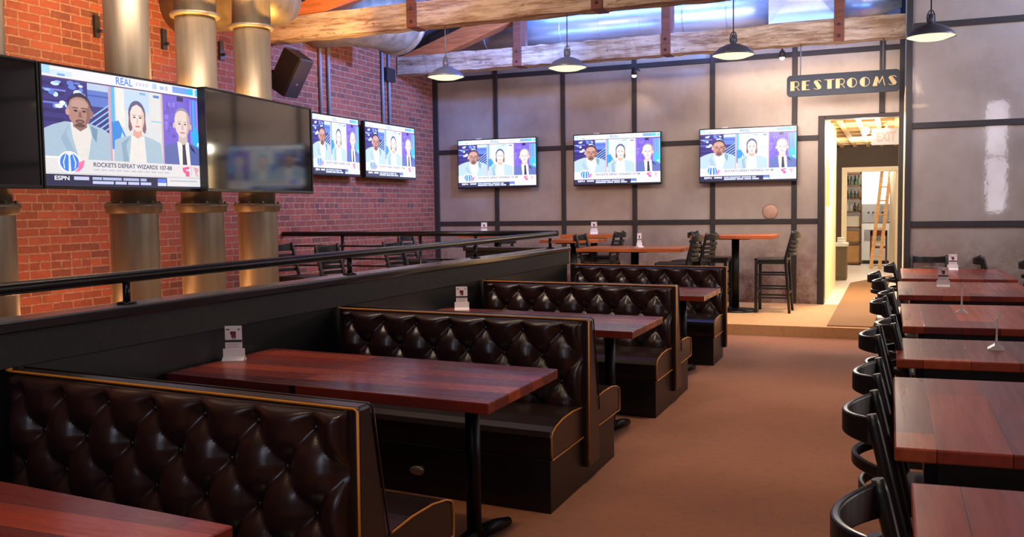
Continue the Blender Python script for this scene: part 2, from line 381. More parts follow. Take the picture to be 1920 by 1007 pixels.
# ------------------------------------------------------------------ corridor and store room beyond the door
b=MB(); b.box(DX0-.12,DX0-.0,YK+.2,16.4,PZ,2.85); struct(b.build('wall_corridor_left','cream'))
b=MB(); b.box(.15,.3,YR+.2,20.9,PZ-.1,2.95); struct(b.build('wall_corridor_right','cream'))
b=MB(); b.box(-1.9,-.97,20.9,21.0,0,3.0); b.box(-.97,.2,20.9,21.0,2.26,3.0); b.box(.2,1.2,20.9,21.0,0,3.0); b.box(-1.95,-1.9,16.3,21,0,3); b.box(-1.95,-.97,16.28,16.33,0,3)
struct(b.build('wall_corridor_end','darkwall'))
b=MB(); b.box(-.97,-.87,20.86,21.04,PZ,2.2); b.box(.12,.2,20.86,21.04,PZ,2.2); b.box(-.97,.2,20.86,21.04,2.2,2.3); struct(b.build('trim_30','cream'))
b=MB(); b.box(-1.95,.3,YK+.2,21.0,2.86,2.95)
for i in range(9): b.box(-1.9,.15,14.0+i*.78,14.0+i*.78+.1,2.74,2.86)
for i in range(5): b.box(-1.0+i*.26,-.93+i*.26,YK+.2,20.9,2.72,2.76)
struct(b.build('ceiling_corridor','slat'))
b=MB(); b.box(-1.95,-1.85,21,24.6,0,3); b.box(1.15,1.25,21,24.6,0,3); b.box(-1.95,1.25,24.5,24.6,0,3); b.box(-1.95,1.25,21,24.6,2.95,3.05); struct(b.build('wall_store','plaster'))
# mat in the doorway
mt=MB().prism([(-.66,11.06),(-.17,11.06),(.04,19.2),(-.64,17.2)],PZ,PZ+.012,'z').build('floor_mat','mat'); tag(mt,'long brown mat leading through the lit restroom doorway','mat')
# ------------------------------------------------------------------ half wall and rails
XW=-3.2
b=MB(); b.box(XW-.14,XW-.02,-1.5,9.36,0,1.06); struct(b.build('wall_divider','blackpaint'))
b=MB(); b.box(XW-.02,XW+.0,-1.5,9.38,.92,1.06); struct(b.build('trim_31','charcoal',bevel=.004))
b=MB(); b.box(XW-.16,XW+.015,-1.5,9.4,1.06,1.1); struct(b.build('trim_32','capwood',bevel=.006))
b=MB(); b.box(XW-.155,XW+.0,-1.5,9.39,1.1,1.106); struct(b.build('trim_34','captop'))  # added top plate, the cap's bluish reflection put into its colour
b=MB(); b.box(-4.4,XW-.14,9.3,9.42,0,1.06); struct(b.build('wall_cross','blackpaint'))
b=MB(); b.box(-4.42,XW-.16,9.27,9.45,1.06,1.1); struct(b.build('trim_33','capwood',bevel=.006))
def handrail():
    r=thing('handrail','dark metal handrail running along the top of the booth divider wall','handrail',(XW-.07,0,1.106))
    MB().tube([(0,-1.4,.112),(0,2.5,.122),(0,9.08,.146),(0,9.1,.146)],.027,16).build('rail','rail',r)
    for y in (1.3,3.235,5.135,7.1,8.97):
        p=MB().tube([(0,y,0),(0,y,.105)],.017,12).build('post','rail',r)
        MB().lathe([(.045,.0),(.045,.008),(.02,.014)],(0,y,0),16).build('flange','rail',p)
    return r
handrail()
def cross_rail():
    r=thing('guard_rail','dark metal guard rail with thin bars crossing toward the brick wall','guard rail',(0,9.36,0))
    MB().tube([(XL+.02,0,1.25),(XW-.12,0,1.25)],.03,14).build('rail','rail',r)
    for x in (-6.05,-5.0,-4.3): MB().tube([(x,0,PZ if x<-4.35 else 1.1),(x,0,1.23)],.02,10).build('post','rail',r)
    for z in (1.105,.955,.87): MB().tube([(XL+.02,0,z),(-4.42,0,z)],.011,8).build('bar','rail',r)
cross_rail()
# ------------------------------------------------------------------ booths
BL=1.69; XE=-1.51-XW   # local x: 0 at the divider, XE at the aisle
def tufted(flip):
    """buttoned leather face; returns an MB, facing -y (flip=False) or +y"""
    b=MB(); a=.237; rb=.138; x0=.04; x1=XE-.035; z0=.40; z1=.902; zt=.842
    nx,nz=170,58
    def h(x,z):
        xp=(x-.345)/a; zp=max(0,(zt-z)/(2*rb))
        p,q=xp+zp,xp-zp
        m=min(abs(math.sin(PI*p)),abs(math.sin(PI*q)))
        # nearest button
        row=round((zt-z)/rb); d=9
        for rr in (row-1,row,row+1):
            if rr<0: continue
            off=.5 if rr%2 else 0
            cx=(round(xp-off)+off)*a+.345; cz=zt-rr*rb
            d=min(d,math.hypot(x-cx,z-cz))
        up=max(0,(z-zt)/(z1-zt)) if z>zt else 0
        v=.5*(m**.6)*(1-.7*up)+.5*.7*up+.5*(1-math.exp(-(d/.05)**2))
        e=min(1,min(x-x0,x1-x)/.06,(z1-z)/.04,(z-z0)/.05); e=max(0,e)
        return .064*v*math.sqrt(e*(2-e))
    s=-1 if not flip else 1
    def base(z): return -.02*(.915-z)/.8 if not flip else .075+.105*min(1,(.915-z)/.53)
    def fn(u,v):
        x=x0+(x1-x0)*u; z=z0+(z1-z0)*v
        return (x,base(z)+s*h(x,z),z)
    b.grid(fn,nx,nz)
    for rr in range(0,4):
        off=.5 if rr%2 else 0
        for k in range(-2,8):
            cx=(k+off)*a+.345; cz=zt-rr*rb
            if x0+.05<cx<x1-.03 and cz>z0+.03: b.ball((cx,base(cz)+s*.008,cz),.011,0,8,6,(1,.6,1))
    return b
def make_booth(double=True):
    MB.skew=(-.085,XE)
    r=thing('booth_bench','x','booth bench',(XW,0,0))
    # back core with the aisle end panel
    prof=[(0,.915),(-.02,.1),(.2,.1),(.18,.385),(.075,.915)] if double else [(0,.915),(-.02,.1),(.07,.1),(.06,.915)]
    MB().prism(prof,.004,XE,'x').build('back_panel','vinylb',r,bevel=.012)
    tufted(False).build('backrest','leather',r,fix=False)
    if double: tufted(True).build('backrest','leather',r,fix=False)
    def cushion(s,y0):
        pr=[(0,.27),(-.525,.27),(-.53,.31),(-.53,.385),(-.515,.41),(-.47,.428),(-.36,.446),(-.2,.45),(0,.435)]
        return [(y0+(a if s<0 else -a),z) for a,z in pr]
    XS=XE-.03
    y0s=[(-1,-.005)]+([(1,.17)] if double else [])
    for s,y0 in y0s:
        pr=cushion(s,y0)
        st=MB().prism(pr,.01,XS,'x').build('seat','vinylb',r,bevel=.008)
        pp=[(XS+.003,a,z) for a,z in pr[1:8]]+[(XS+.003,y0-(.06 if s<0 else -.06),.44)]
        MB().tube([(XS+.003,y0-(.02 if s<0 else -.02),.27)]+pp,.0042,8).build('piping','gold',st)
        f=pr[4]; MB().tube([(.02,f[0],f[1]-.01),(XS,f[0],f[1]-.01)],.005,8).build('front_seam','vinylb',st)
    MB().box(.01,XE-.035,-.535,.0,0,.27).build('base','vinyl',r,bevel=.004) if not double else MB().box(.01,XE-.035,-.535,.60,0,.27).build('base','vinyl',r,bevel=.004)
    MB().tube([(.0,.02,.918),(.0,-.004,.916),(.03,-.006,.915),(XE-.01,-.008,.912),(XE+.002,-.008,.905),(XE+.003,-.02,.14)],.0048,8).build('piping','gold',r)
    if double: MB().tube([(.0,.075,.916),(XE-.01,.079,.914),(XE+.002,.081,.905),(XE+.003,.18,.385)],.004,8).build('piping','vinylb',r)
    MB.skew=None
    return r
booth=make_booth(True)
BO=[(2.40,'nearest tufted brown leather booth bench, in front of the big plank table','B1'),(4.74,'second tufted brown leather booth bench, behind the big plank table, oval badge on its base','B2'),(6.95,'third tufted leather booth bench, between the second and last booths','B3')]
booth.location=(XW,BO[0][0],0); booth['label']=BO[0][1]; booth['group']='tufted booth benches'
b2=dup(booth,(XW,BO[1][0],0),None,BO[1][1]); b3=dup(booth,(XW,BO[2][0],0),None,BO[2][1])
b4=make_booth(False); b4.location=(XW,9.28,0); tag(b4,'farthest tufted leather booth bench, at the end of the divider wall by the step','booth bench','tufted booth benches')
bd=MB(); bd.lathe([(.034,0),(.03,.006),(.0,.007)],(0,0,0),24,0,True,'y'); 
bo=bd.build('badge','silver',b2); bo.scale=(1.35,-1,.75); bo.location=(-2.326-XW,-.545+.085*(XE-(-2.326-XW)),.13); bo['label']='small oval silver badge on the booth base'
# booth tables
def make_table(L,Wd,mat,top=.76,th=.045):
    r=thing('booth_table','x','table',(0,0,0))
    MB.skew=(-.08,L)
    t=MB().box(0,L,0,Wd,top-th,top).build('tabletop',mat,r,bevel=.004)
    for cx in (L-.27,.45):
        c=MB(); c.lathe([(.035,.05),(.035,top-th-.012)],(cx,Wd/2,0),20); c.box(cx-.2,cx+.2,Wd/2-.2,Wd/2+.2,top-th-.012,top-th)
        pd=c.build('pedestal','blackiron',r)
        f=MB()
        for dx,dy in ((.12,1),(-.12,-1)):
            f.tube([(cx+dx*.02,Wd/2+dy*.02,.055),(cx+dx*.2,Wd/2+dy*.2,.04),(cx+dx*.31,Wd/2+dy*.31,.022)],[.035,.03,.022],10)
        f.build('foot','blackiron',pd)
    MB.skew=None
    return r
TL=1.745
bt=make_table(TL,.82,'booth_top')
TBS=[(.945,'red plank booth table cut off at the bottom left corner of the photo'),(3.246,'big red plank booth table between the first and second booths'),(5.425,'red plank booth table between the second and third booths'),(7.76,'red plank booth table in front of the farthest booth')]
for i,(y,l) in enumerate(TBS):
    o=bt if i==0 else dup(bt,(0,0,0))
    o.location=(XW+.005,y,0); o.scale=(.986 if i==0 else 1,1,1); o['label']=l; o['group']='booth tables'
# ------------------------------------------------------------------ chairs and stools
def make_chair(seat=.45,top=.9,w=.42,name='dining_chair',slats=3):
    r=thing(name,'x','chair')
    hw=w/2
    def lean(z): return -.20-.085*max(0,(z-seat))/(.45)
    def stile(s):
        b=MB(); p=[]
        for z in [0,seat*.5,seat,seat+.15,seat+.3,top-.03,top]:
            p.append((lean(z)+(.02-.05*(1-z/seat) if z<seat else .02*(1-(z-seat)/(top-seat))),s*(hw-.02),z))
        b.tube(p,[.017,.019,.02,.019,.018,.018,.014],8); return b
    for s in (-1,1): stile(s).build('back_leg','blackwood',r)
    for s in (-1,1): MB().bar((.19,s*(hw-.02),0),(.185,s*(hw-.02),seat-.03),.034 if seat<.6 else .04,.034 if seat<.6 else .04,(1,0,0)).build('front_leg','blackwood',r,bevel=.005)
    b=MB(); pts=[]
    n=14; poly=[(-.2,-hw+.03),(-.2,hw-.03),(.18,hw),(.215,hw-.04),(.215,-hw+.04),(.18,-hw)]
    b.prism(poly,seat-.035,seat,'z'); b.build('seat','blackwood',r,bevel=.012)
    MB().box(-.18,.19,-hw+.03,hw-.03,seat-.075,seat-.036).build('seat_frame','blackwood',r)
    def curved(z0,z1,bulge,th=.016):
        b=MB(); N=16
        def P(i,z,o):
            t=i/N*2-1; x=lean((z0+z1)/2)-bulge*(1-t*t)
            return (x-o,t*(hw-.018),z-(.014*(1-t*t) if z==z1 and z1>top-.03 else 0))
        v=[];f=[]
        for i in range(N+1): v+= [P(i,z0,0),P(i,z1,0),P(i,z1,th),P(i,z0,th)]
        for i in range(N):
            for k in range(4): f.append((i*4+k,i*4+(k+1)%4,(i+1)*4+(k+1)%4,(i+1)*4+k))
        f+=[(0,1,2,3),(N*4+3,N*4+2,N*4+1,N*4)]
        b.add(v,f,0,False); return b
    curved(top-.092,top-.008,.08,.02).build('top_rail','blackwood',r,bevel=.005)
    zz=top-.105; gap=(zz-seat-.04)/slats
    zs=[.745,.655] if name=='dining_chair' else [zz-gap*(k+.35) for k in range(slats)]
    for k,z1 in enumerate(zs): curved(z1-.036,z1,.078-.004*k).build('slat','blackwood',r,bevel=.004)
    lv=[.2,.28] if seat<.6 else [.2,.32,.5]
    b=MB()
    for z in lv:
        for s in (-1,1): b.bar((-.215,s*(hw-.02),z),(.19,s*(hw-.02),z),.018,.022)
    for z in (lv[0]+.06,): b.bar((.188,-hw+.02,z),(.188,hw-.02,z),.018,.026); b.bar((-.215,-hw+.02,z),(-.215,hw-.02,z),.018,.022)
    b.build('stretcher','blackwood',r)
    return r
CH=make_chair()
# chair back top sits at local x=-.285 ; (X of the back top, Y, facing, label)
chairs=[(-.02,2.01,0,'nearest black curved-back chair in the aisle row, beside the closest table'),
 (-.045,3.07,0,'black curved-back chair second from the camera in the aisle row'),
 (-.04,3.77,0,'black curved-back chair third from the camera in the aisle row'),
 (-.05,4.85,0,'black curved-back chair fourth from the camera in the aisle row'),
 (.02,5.33,0,'black chair tucked against the third row table, half hidden by the chair before it'),
 (-.03,6.46,0,'black curved-back chair at the near end of the fourth row table'),
 (.01,7.1,0,'black chair at the far end of the fourth row table'),
 (-.05,8.25,0,'black curved-back chair at the near end of the fifth row table'),
 (-.1,9.0,0,'black curved-back chair pushed out beside the fifth row table'),
 (.03,10.35,0,'farthest black chair of the aisle row, beside the sixth row table')]
first=True
def place_chair(xb,y,rz,label,group,z=0,src=None):
    global first
    ox,oy=math.cos(rz)*.285,math.sin(rz)*.285
    if src is None and first:
        first=False; o=CH; o.location=(xb+ox,y+oy,z); o.rotation_euler=(0,0,rz); o['label']=label
    else: o=dup(src or CH,(xb+ox,y+oy,z),rz,label)
    o['group']=group; return o
for x,y,rz,l in chairs: place_chair(x,y,math.radians(rz),l,'black chairs along the aisle row of tables')
place_chair(.43,12.0,-PI/2,'black slotted-back chair against the steel wall, behind the last row table','black chairs by the right steel wall')
place_chair(.98,11.88,0,'black chair seen edge-on beyond the right end of the last row table','black chairs by the right steel wall')
place_chair(1.36,11.1,0,'black chair seen edge-on at the right edge of the photo','black chairs by the right steel wall')
STL=make_chair(.71,1.06,.44,'bar_stool',4); stf=[True]
def place_stool(xb,y,rz,label,z=PZ):
    ox,oy=math.cos(rz)*.35,math.sin(rz)*.35
    if stf[0]: stf[0]=False; o=STL; o.location=(xb+ox,y+oy,z); o.rotation_euler=(0,0,rz); o['label']=label
    else: o=dup(STL,(xb+ox,y+oy,z),rz,label)
    o['group']='black wooden bar stools'; o['category']='bar stool'
place_stool(-1.07,12.42,PI,'black ladder-back bar stool standing alone left of the restroom doorway')
place_stool(-2.56,12.55,0,'black bar stool behind the left end of the bar table nearest the doorway')
place_stool(-2.12,11.25,PI+.1,'black bar stool at the right end of the pale-topped bar table behind the booths')
place_stool(-2.02,11.75,PI-.1,'second black bar stool at the right end of the pale-topped bar table')
place_stool(-3.8,11.35,0,'black bar stool at the left end of the pale-topped bar table, by the rail end')
place_stool(-3.5,12.72,PI,'black bar stool at the right end of the orange bar table by the wall')
place_stool(-6.2,8.24,0,'black bar stool just right of the last metal pipe')
place_stool(-5.45,8.0,0,'black bar stool against the brick wall, second right of the pipes')
place_stool(-5.1,8.75,0,'black bar stool below the second small wall screen')
place_stool(-6.3,11.2,0,'black bar stool behind the guard rail near the brick corner')
place_stool(-4.3,10.5,PI,'black bar stool just beyond the end of the handrail')
# row tables on the right
def make_row_table(L):
    r=thing('row_table','x','table')
    w=1.05; top=.76; MB.skew=(.06,0)
    MB().box(0,w,0,L,top-.045,top).build('tabletop','row_top',r,bevel=.006)
    a=MB()
    for x in (.09,w-.13): a.box(x,x+.04,.08,L-.08,top-.13,top-.046)
    for y in (.08,L-.12): a.box(.09,w-.09,y,y+.04,top-.13,top-.046)
    a.build('apron','blackpaint',r)
    for x in (.36,.66):
        for y in (.1,L-.16): MB().box(x,x+.055,y,y+.055,0,top-.047).build('leg','legwood',r,bevel=.004)
    MB.skew=None
    return r
ROWS=[(.06,1.42,2.69,'nearest red plank row table, cut off at the bottom right corner'),(.02,3.067,4.337,'large red plank row table second from the camera on the right'),(.035,4.84,5.61,'short row table third from the camera, with the empty clear stand'),
 (.08,6.16,7.556,'fourth row table on the right, with the stand seen edge-on'),(.07,8.27,9.71,'fifth row table on the right, with the menu card near its left end'),(.115,10.1,11.68,'farthest row table on the right, by the steel wall')]
for x,y0,y1,l in ROWS:
    o=make_row_table(y1-y0); o.location=(x,y0,0); o['label']=l; o['group']='plank tables in the right row'
# bar tables at the back
def make_bar_table(L,Wd,top):
    r=thing('bar_table','x','table')
    MB().box(0,L,0,Wd,top-.045,top).build('tabletop','bar_top',r,bevel=.004)
    c=MB(); c.lathe([(.05,.03),(.05,top-.06)],(L/2,Wd/2,0),20); c.box(L/2-.2,L/2+.2,Wd/2-.2,Wd/2+.2,top-.06,top-.046); pd=c.build('pedestal','blackiron',r)
    MB().lathe([(.3,0),(.3,.015),(.07,.04),(.05,.05)],(L/2,Wd/2,0),28).build('base_plate','blackiron',pd)
    return r
for x,y,L,wd,t,l in ((-2.43,12.02,1.06,.75,1.012,'bar table with an orange top standing left of the restroom doorway'),(-3.68,11.05,1.33,.75,.885,'pale shining bar table behind the farthest booth'),
   (-4.4,12.5,.78,.75,1.012,'orange bar table against the steel wall with a menu card on it'),(-4.45,11.78,.78,.62,.965,'pinkish bar table beyond the end of the handrail'),(-5.95,12.3,1.0,.7,1.02,'bar table near the brick corner with a menu card on it')):
    o=make_bar_table(L,wd,t); o.location=(x,y,PZ); o['label']=l; o['group']='bar tables at the back'
# menu cards
def make_card(clear=False):
    r=thing('table_stand' if clear else 'menu_card','x','card')
    if not clear:
        MB().box(-.043,.043,-.002,.002,.012,.178).build('card','white',r)
        p=MB(); y=-.0035
        def q(x0,x1,z0,z1,m): p.box(x0,x1,y,y+.002,z0,z1,m)
        q(-.043,.043,.094,.106,0)
        q(-.011,.013,.118,.150,1); q(-.016,-.005,.134,.150,1); q(-.006,-.001,.110,.12,1); q(.005,.01,.110,.12,1)
        q(-.036,-.02,.158,.163,0); q(.022,.034,.158,.163,0)
        for k in range(5): q(-.032,.03-.004*k%3,.082-.013*k,.085-.013*k,2)
        p.build('print',['ink','maroon','inkgrey'],r)
        MB().prism([(-.036,0),(.036,0),(.036,.003),(.006,.02),(.004,.06),(-.004,.06),(-.006,.02),(-.036,.003)],-.055,.055,'x').build('stand','white',r)
    else:
        MB().prism([(-.04,0),(.04,0),(.04,.004),(.008,.025),(.004,.07),(.003,.165),(-.003,.165),(-.004,.07),(-.008,.025),(-.036,.004)],-.042,.042,'x').build('stand','acrylic',r)
        MB().bar((0,-.02,.19),(0,.0,.165),.1,.003,(0,1,0)).build('clip','acrylic',r)
    return r
MC=make_card(); MT=make_card(True); mf=[True]
def card(x,y,z,rz,l):
    if mf[0]: mf[0]=False; MC.location=(x,y,z); MC.rotation_euler=(0,0,rz); MC['label']=l; o=MC
    else: o=dup(MC,(x,y,z),rz,l)
    o['group']='table menu cards'
card(-3.13,3.8,.76,.42,'white menu card standing on the big plank table by the divider')
card(-3.0,6.26,.76,.42,'white menu card standing on the second booth table')
card(.45,9.16,.76,.0,'white menu card near the left end of the fifth row table')
card(.66,11.5,.76,.0,'white menu card on the farthest row table')
card(-4.0,12.85,PZ+1.012,.2,'white menu card on the orange bar table by the steel wall')
card(-2.95,11.4,PZ+.885,1.2,'pale menu card turned sideways on the shining bar table')
card(-5.6,12.5,PZ+1.02,.3,'menu card on the bar table near the brick corner')
MT.location=(.462,7.005,.76); MT.rotation_euler=(0,0,1.45); MT['label']='table stand seen edge-on in the middle of the fourth row table'
dup(MT,(.515,5.313,.76),1.5,'empty clear table stand on the third row table')
# ------------------------------------------------------------------ televisions
CV=[]
def build_picture():
    L=[]
    def poly(pts,c): L.append((list(pts),[list(range(len(pts)))],lin(c)))
    def rect(x0,y0,x1,y1,c): poly([(x0,y0),(x1,y0),(x1,y1),(x0,y1)],c)
    def ell(cx,cy,rx,ry,c,n=22,a0=0,a1=2*PI): poly([(cx+rx*math.cos(a0+(a1-a0)*k/n),cy+ry*math.sin(a0+(a1-a0)*k/n)) for k in range(n if a1-a0>6.2 else n+1)],c)
    def text(s,x0,y0,x1,y1,c):
        vs,fs,_=text_tris(s); L.append(([(x0+(x1-x0)*a,y1-(y1-y0)*b) for a,b in vs],[list(f) for f in fs],lin(c)))
    R=random.Random(3)
    rect(0,0,1,1,(226,226,230))
    # top banner
    rect(0,0,1,.09,(238,234,240)); rect(0,0,.05,.07,(170,216,246)); rect(.05,.03,.17,.075,(206,226,246)); rect(.09,.055,.13,.075,(120,168,230))
    rect(.80,.01,.95,.07,(120,160,240)); rect(.9,.01,.95,.07,(70,190,246)); rect(.965,.01,.995,.075,(90,206,246))
    text('REAL',.425,.008,.53,.075,(84,140,240)); 
    for k in range(4): rect(.55+.022*k,.03,.565+.022*k,.06,(206,206,222))
    rect(.66,.015,.69,.065,(176,200,240)); rect(.71,.03,.74,.06,(170,190,230)); rect(.75,.02,.765,.065,(186,190,226))
    rect(0,.09,1,.102,(96,70,110))
    # left pane
    rect(0,.102,.372,.79,(58,50,126)); 
    for k in range(5): rect(0,.13+.075*k,.12,.165+.075*k,(44,38,104))
    rect(0,.19,.13,.205,(120,130,220)); rect(0,.3,.12,.315,(110,120,214))
    for k in range(24):
        x,y=R.uniform(.03,.22),R.uniform(.11,.34); ell(x,y,R.uniform(.008,.025),R.uniform(.01,.03),R.choice([(206,226,250),(150,190,240),(98,130,214),(226,238,252)]),9)
    rect(.25,.102,.372,.16,(186,200,226)); rect(.25,.16,.372,.3,(92,120,200)); rect(.25,.2,.372,.215,(60,90,170))
    for k in range(6): poly([(.26+.0*k,.40+.05*k),(.372,.27+.05*k),(.372,.285+.05*k),(.26,.415+.05*k)],(140,196,236))
    # middle pane
    rect(.372,.102,.386,.79,(206,160,176))
    rect(.386,.102,.712,.79,(216,218,220)); rect(.386,.102,.41,.45,(90,176,226)); rect(.42,.102,.47,.45,(232,228,222)); rect(.47,.11,.63,.3,(190,212,232)); rect(.57,.12,.61,.14,(130,170,210)); rect(.645,.102,.70,.42,(222,220,216)); rect(.66,.125,.70,.15,(84,130,200))
    poly([(.386,.42),(.43,.40),(.48,.56),(.46,.62),(.42,.68),(.386,.66)],(52,138,220)); poly([(.43,.6),(.45,.5),(.48,.6),(.5,.66),(.44,.7)],(196,214,232)); rect(.64,.37,.712,.38,(120,200,226)); rect(.67,.6,.705,.78,(84,186,230))
    # right pane
    rect(.712,.102,.724,.79,(206,170,186)); rect(.724,.102,1,.79,(116,96,206))
    for k in range(16):
        x,y=R.uniform(.73,.82),R.uniform(.12,.5); rect(x,y,x+R.uniform(.01,.03),y+R.uniform(.02,.05),R.choice([(90,76,180),(140,120,222),(104,84,196)]))
    for x0,x1,c in ((.915,.93,(146,130,230)),(.935,.955,(80,170,240)),(.96,.975,(150,140,236)),(.98,1.0,(96,196,246))): rect(x0,.12,x1,.62,c)
    rect(.825,.105,.87,.15,(40,40,84)); poly([(.92,.45),(.96,.38),(.985,.5),(.985,.6),(.94,.62)],(60,180,240)); ell(.975,.56,.012,.02,(214,240,250),10)
    # presenter 1
    poly([(0,.53),(.05,.49),(.115,.455),(.255,.455),(.33,.49),(.372,.53),(.372,.79),(0,.79)],(168,190,208)); poly([(.26,.47),(.3,.5),(.29,.62),(.265,.56)],(116,150,176))
    poly([(.145,.46),(.245,.46),(.265,.56),(.235,.79),(.19,.79),(.155,.58)],(228,222,216)); poly([(.145,.46),(.12,.55),(.17,.74),(.19,.79),(.15,.79),(.09,.6)],(150,176,198))
    poly([(.165,.40),(.235,.40),(.24,.49),(.2,.53),(.16,.49)],(146,104,96))
    poly([(.2,.205),(.235,.22),(.262,.28),(.267,.36),(.258,.43),(.235,.475),(.2,.495),(.165,.475),(.142,.43),(.133,.36),(.138,.28),(.165,.22)],(176,130,118)); poly([(.235,.24),(.262,.28),(.267,.36),(.258,.43),(.225,.478),(.24,.40)],(140,98,90)); ell(.133,.37,.012,.03,(196,156,146),10); ell(.267,.37,.012,.03,(150,104,96),10)
    poly([(.2+.071*math.cos(a),.335-.135*math.sin(a)) for a in [PI*k/14 for k in range(15)]]+[(.2+.058*math.cos(a),.305-.07*math.sin(a)) for a in [PI-PI*k/14 for k in range(15)]],(46,38,60))
    ell(.2,.30,.05,.045,(190,148,138),16)
    for x in (.178,.225): ell(x,.355,.011,.009,(52,36,40),10); rect(x-.016,.326,x+.014,.334,(64,44,46))
    poly([(.197,.36),(.207,.36),(.213,.41),(.19,.41)],(136,92,84)); ell(.2,.445,.026,.018,(96,62,62),12); ell(.2,.447,.016,.006,(176,112,112),10); ell(.2,.478,.03,.016,(96,66,64),12)
    # presenter 2
    poly([(.40,.58),(.45,.545),(.52,.52),(.59,.52),(.65,.545),(.70,.58),(.712,.79),(.39,.79)],(170,192,208)); poly([(.505,.525),(.59,.525),(.60,.79),(.485,.79)],(232,226,220)); poly([(.5,.53),(.47,.62),(.485,.79),(.45,.79),(.44,.6)],(140,168,190))
    ell(.546,.325,.056,.125,(92,88,132)); poly([(.494,.33),(.515,.33),(.512,.47),(.497,.49),(.488,.45)],(120,90,104)); poly([(.578,.33),(.598,.33),(.605,.45),(.597,.50),(.58,.48)],(130,96,104)); poly([(.525,.45),(.57,.45),(.575,.52),(.545,.55),(.515,.52)],(226,166,146))
    poly([(.546,.235),(.575,.26),(.592,.31),(.592,.39),(.582,.44),(.56,.48),(.547,.487),(.534,.48),(.512,.44),(.502,.39),(.502,.31),(.517,.26)],(240,216,206)); poly([(.575,.27),(.592,.31),(.592,.39),(.582,.44),(.565,.475),(.575,.40)],(226,192,180)); 
    for x in (.528,.566): ell(x,.355,.009,.008,(84,70,84),10); rect(x-.012,.333,x+.012,.339,(130,108,110))
    poly([(.543,.36),(.55,.36),(.555,.41),(.538,.41)],(222,186,176)); ell(.547,.438,.017,.009,(206,116,124),10)
    # presenter 3
    poly([(.724,.60),(.77,.575),(.81,.55),(.90,.55),(.95,.58),(1,.62),(1,.79),(.724,.79)],(92,106,170)); poly([(.905,.56),(.93,.6),(.955,.66),(.92,.62)],(40,46,90))
    poly([(.815,.545),(.90,.545),(.91,.79),(.83,.79)],(236,230,226)); poly([(.853,.57),(.873,.57),(.885,.79),(.85,.79)],(52,58,74)); poly([(.85,.56),(.876,.56),(.87,.60),(.857,.60)],(36,42,58))
    poly([(.825,.44),(.89,.44),(.892,.54),(.862,.575),(.825,.54)],(206,186,180))
    poly([(.857,.225),(.888,.24),(.911,.29),(.913,.37),(.904,.44),(.885,.485),(.857,.505),(.829,.485),(.81,.44),(.801,.37),(.803,.29),(.826,.24)],(228,208,202)); poly([(.888,.25),(.911,.29),(.913,.37),(.904,.44),(.88,.487),(.893,.40)],(202,172,164)); ell(.797,.39,.01,.028,(212,186,178),10); ell(.916,.39,.01,.028,(212,180,170),10)
    poly([(.857+.059*math.cos(a),.335-.125*math.sin(a)) for a in [PI*k/14 for k in range(15)]]+[(.857+.05*math.cos(a),.30-.062*math.sin(a)) for a in [PI-PI*k/14 for k in range(15)]],(146,140,160))
    for x in (.836,.877): ell(x,.37,.009,.008,(88,84,100),10); rect(x-.012,.345,x+.012,.351,(150,134,134))
    poly([(.853,.37),(.861,.37),(.866,.425),(.848,.425)],(206,176,170)); ell(.857,.455,.02,.008,(190,134,134),10)
    # lower banner
    rect(0,.755,.14,.90,(240,236,240)); rect(.0,.77,1,.905,(226,222,222)); rect(.0,.893,1,.905,(206,204,210))
    text('ROCKETS DEFEAT WIZARDS 107-88',.265,.79,.77,.83,(74,78,118))
    for k in range(11): rect(.265+.045*k,.85,.3+.045*k,.862,(190,190,202))
    ell(.13,.80,.062,.095,(240,236,244)); ell(.13,.80,.052,.08,(60,126,232))
    for p in ([(.126,.722),(.134,.722),(.137,.878),(.123,.878)],[(.108,.735),(.114,.728),(.1,.80),(.104,.86),(.098,.85),(.093,.80)],[(.152,.735),(.146,.728),(.16,.80),(.156,.86),(.162,.85),(.167,.80)]): poly(p,(226,236,250))
    poly([(.108,.722),(.152,.722),(.13,.75)],(240,236,244))
    poly([(.178,.80),(.215,.775),(.205,.84),(.18,.875),(.155,.882),(.175,.85)],(236,120,168)); 
    poly([(.845,.80),(.895,.785),(.895,.81),(.87,.815),(.87,.83),(.895,.832),(.895,.885),(.87,.885),(.865,.855),(.85,.84)],(232,92,150)); poly([(.925,.79),(.965,.80),(.965,.83),(.95,.85),(.965,.88),(.95,.88),(.94,.85),(.935,.82)],(232,160,182)); rect(.908,.775,.913,.885,(206,196,206))
    # ticker
    rect(0,.905,1,1,(44,42,76)); text('ESPN',.045,.918,.125,.955,(240,240,250)); rect(.15,.92,.235,.95,(196,200,232))
    for k,(a,bb) in enumerate(((.255,.31),(.315,.43),(.44,.54),(.55,.59))): rect(a,.92,bb,.945,(176,184,222))
    for k,(a,bb) in enumerate(((.255,.38),(.39,.46),(.47,.54),(.55,.62))): rect(a,.955,bb,.98,(196,204,240))
    rect(.665,.915,.725,.985,(92,124,226)); rect(.665,.955,.725,.985,(206,220,248)); rect(.73,.905,1,.985,(228,224,224)); rect(.75,.925,.95,.94,(190,190,200))
    return L
PIC=build_picture(); _pm={}
def picture_mesh(mt='screen'):
    if mt in _pm: return _pm[mt]
    v=[];f=[];c=[]
    for k,(pts,fs,colr) in enumerate(PIC):
        o=len(v); dz=.00006*k
        v+=[(x,-dz,1-y) for x,y in pts]
        for q in fs: f.append([i+o for i in q]); c.append(colr)
    me=bpy.data.meshes.new('screen'); me.from_pydata(v,[],f)
    at=me.color_attributes.new('pic','FLOAT_COLOR','CORNER')
    for p,cc in zip(me.polygons,c):
        for li in p.loop_indices: at.data[li].color=(cc[0],cc[1],cc[2],1)
    me.materials.append(M[mt]); _pm[mt]=me; return me
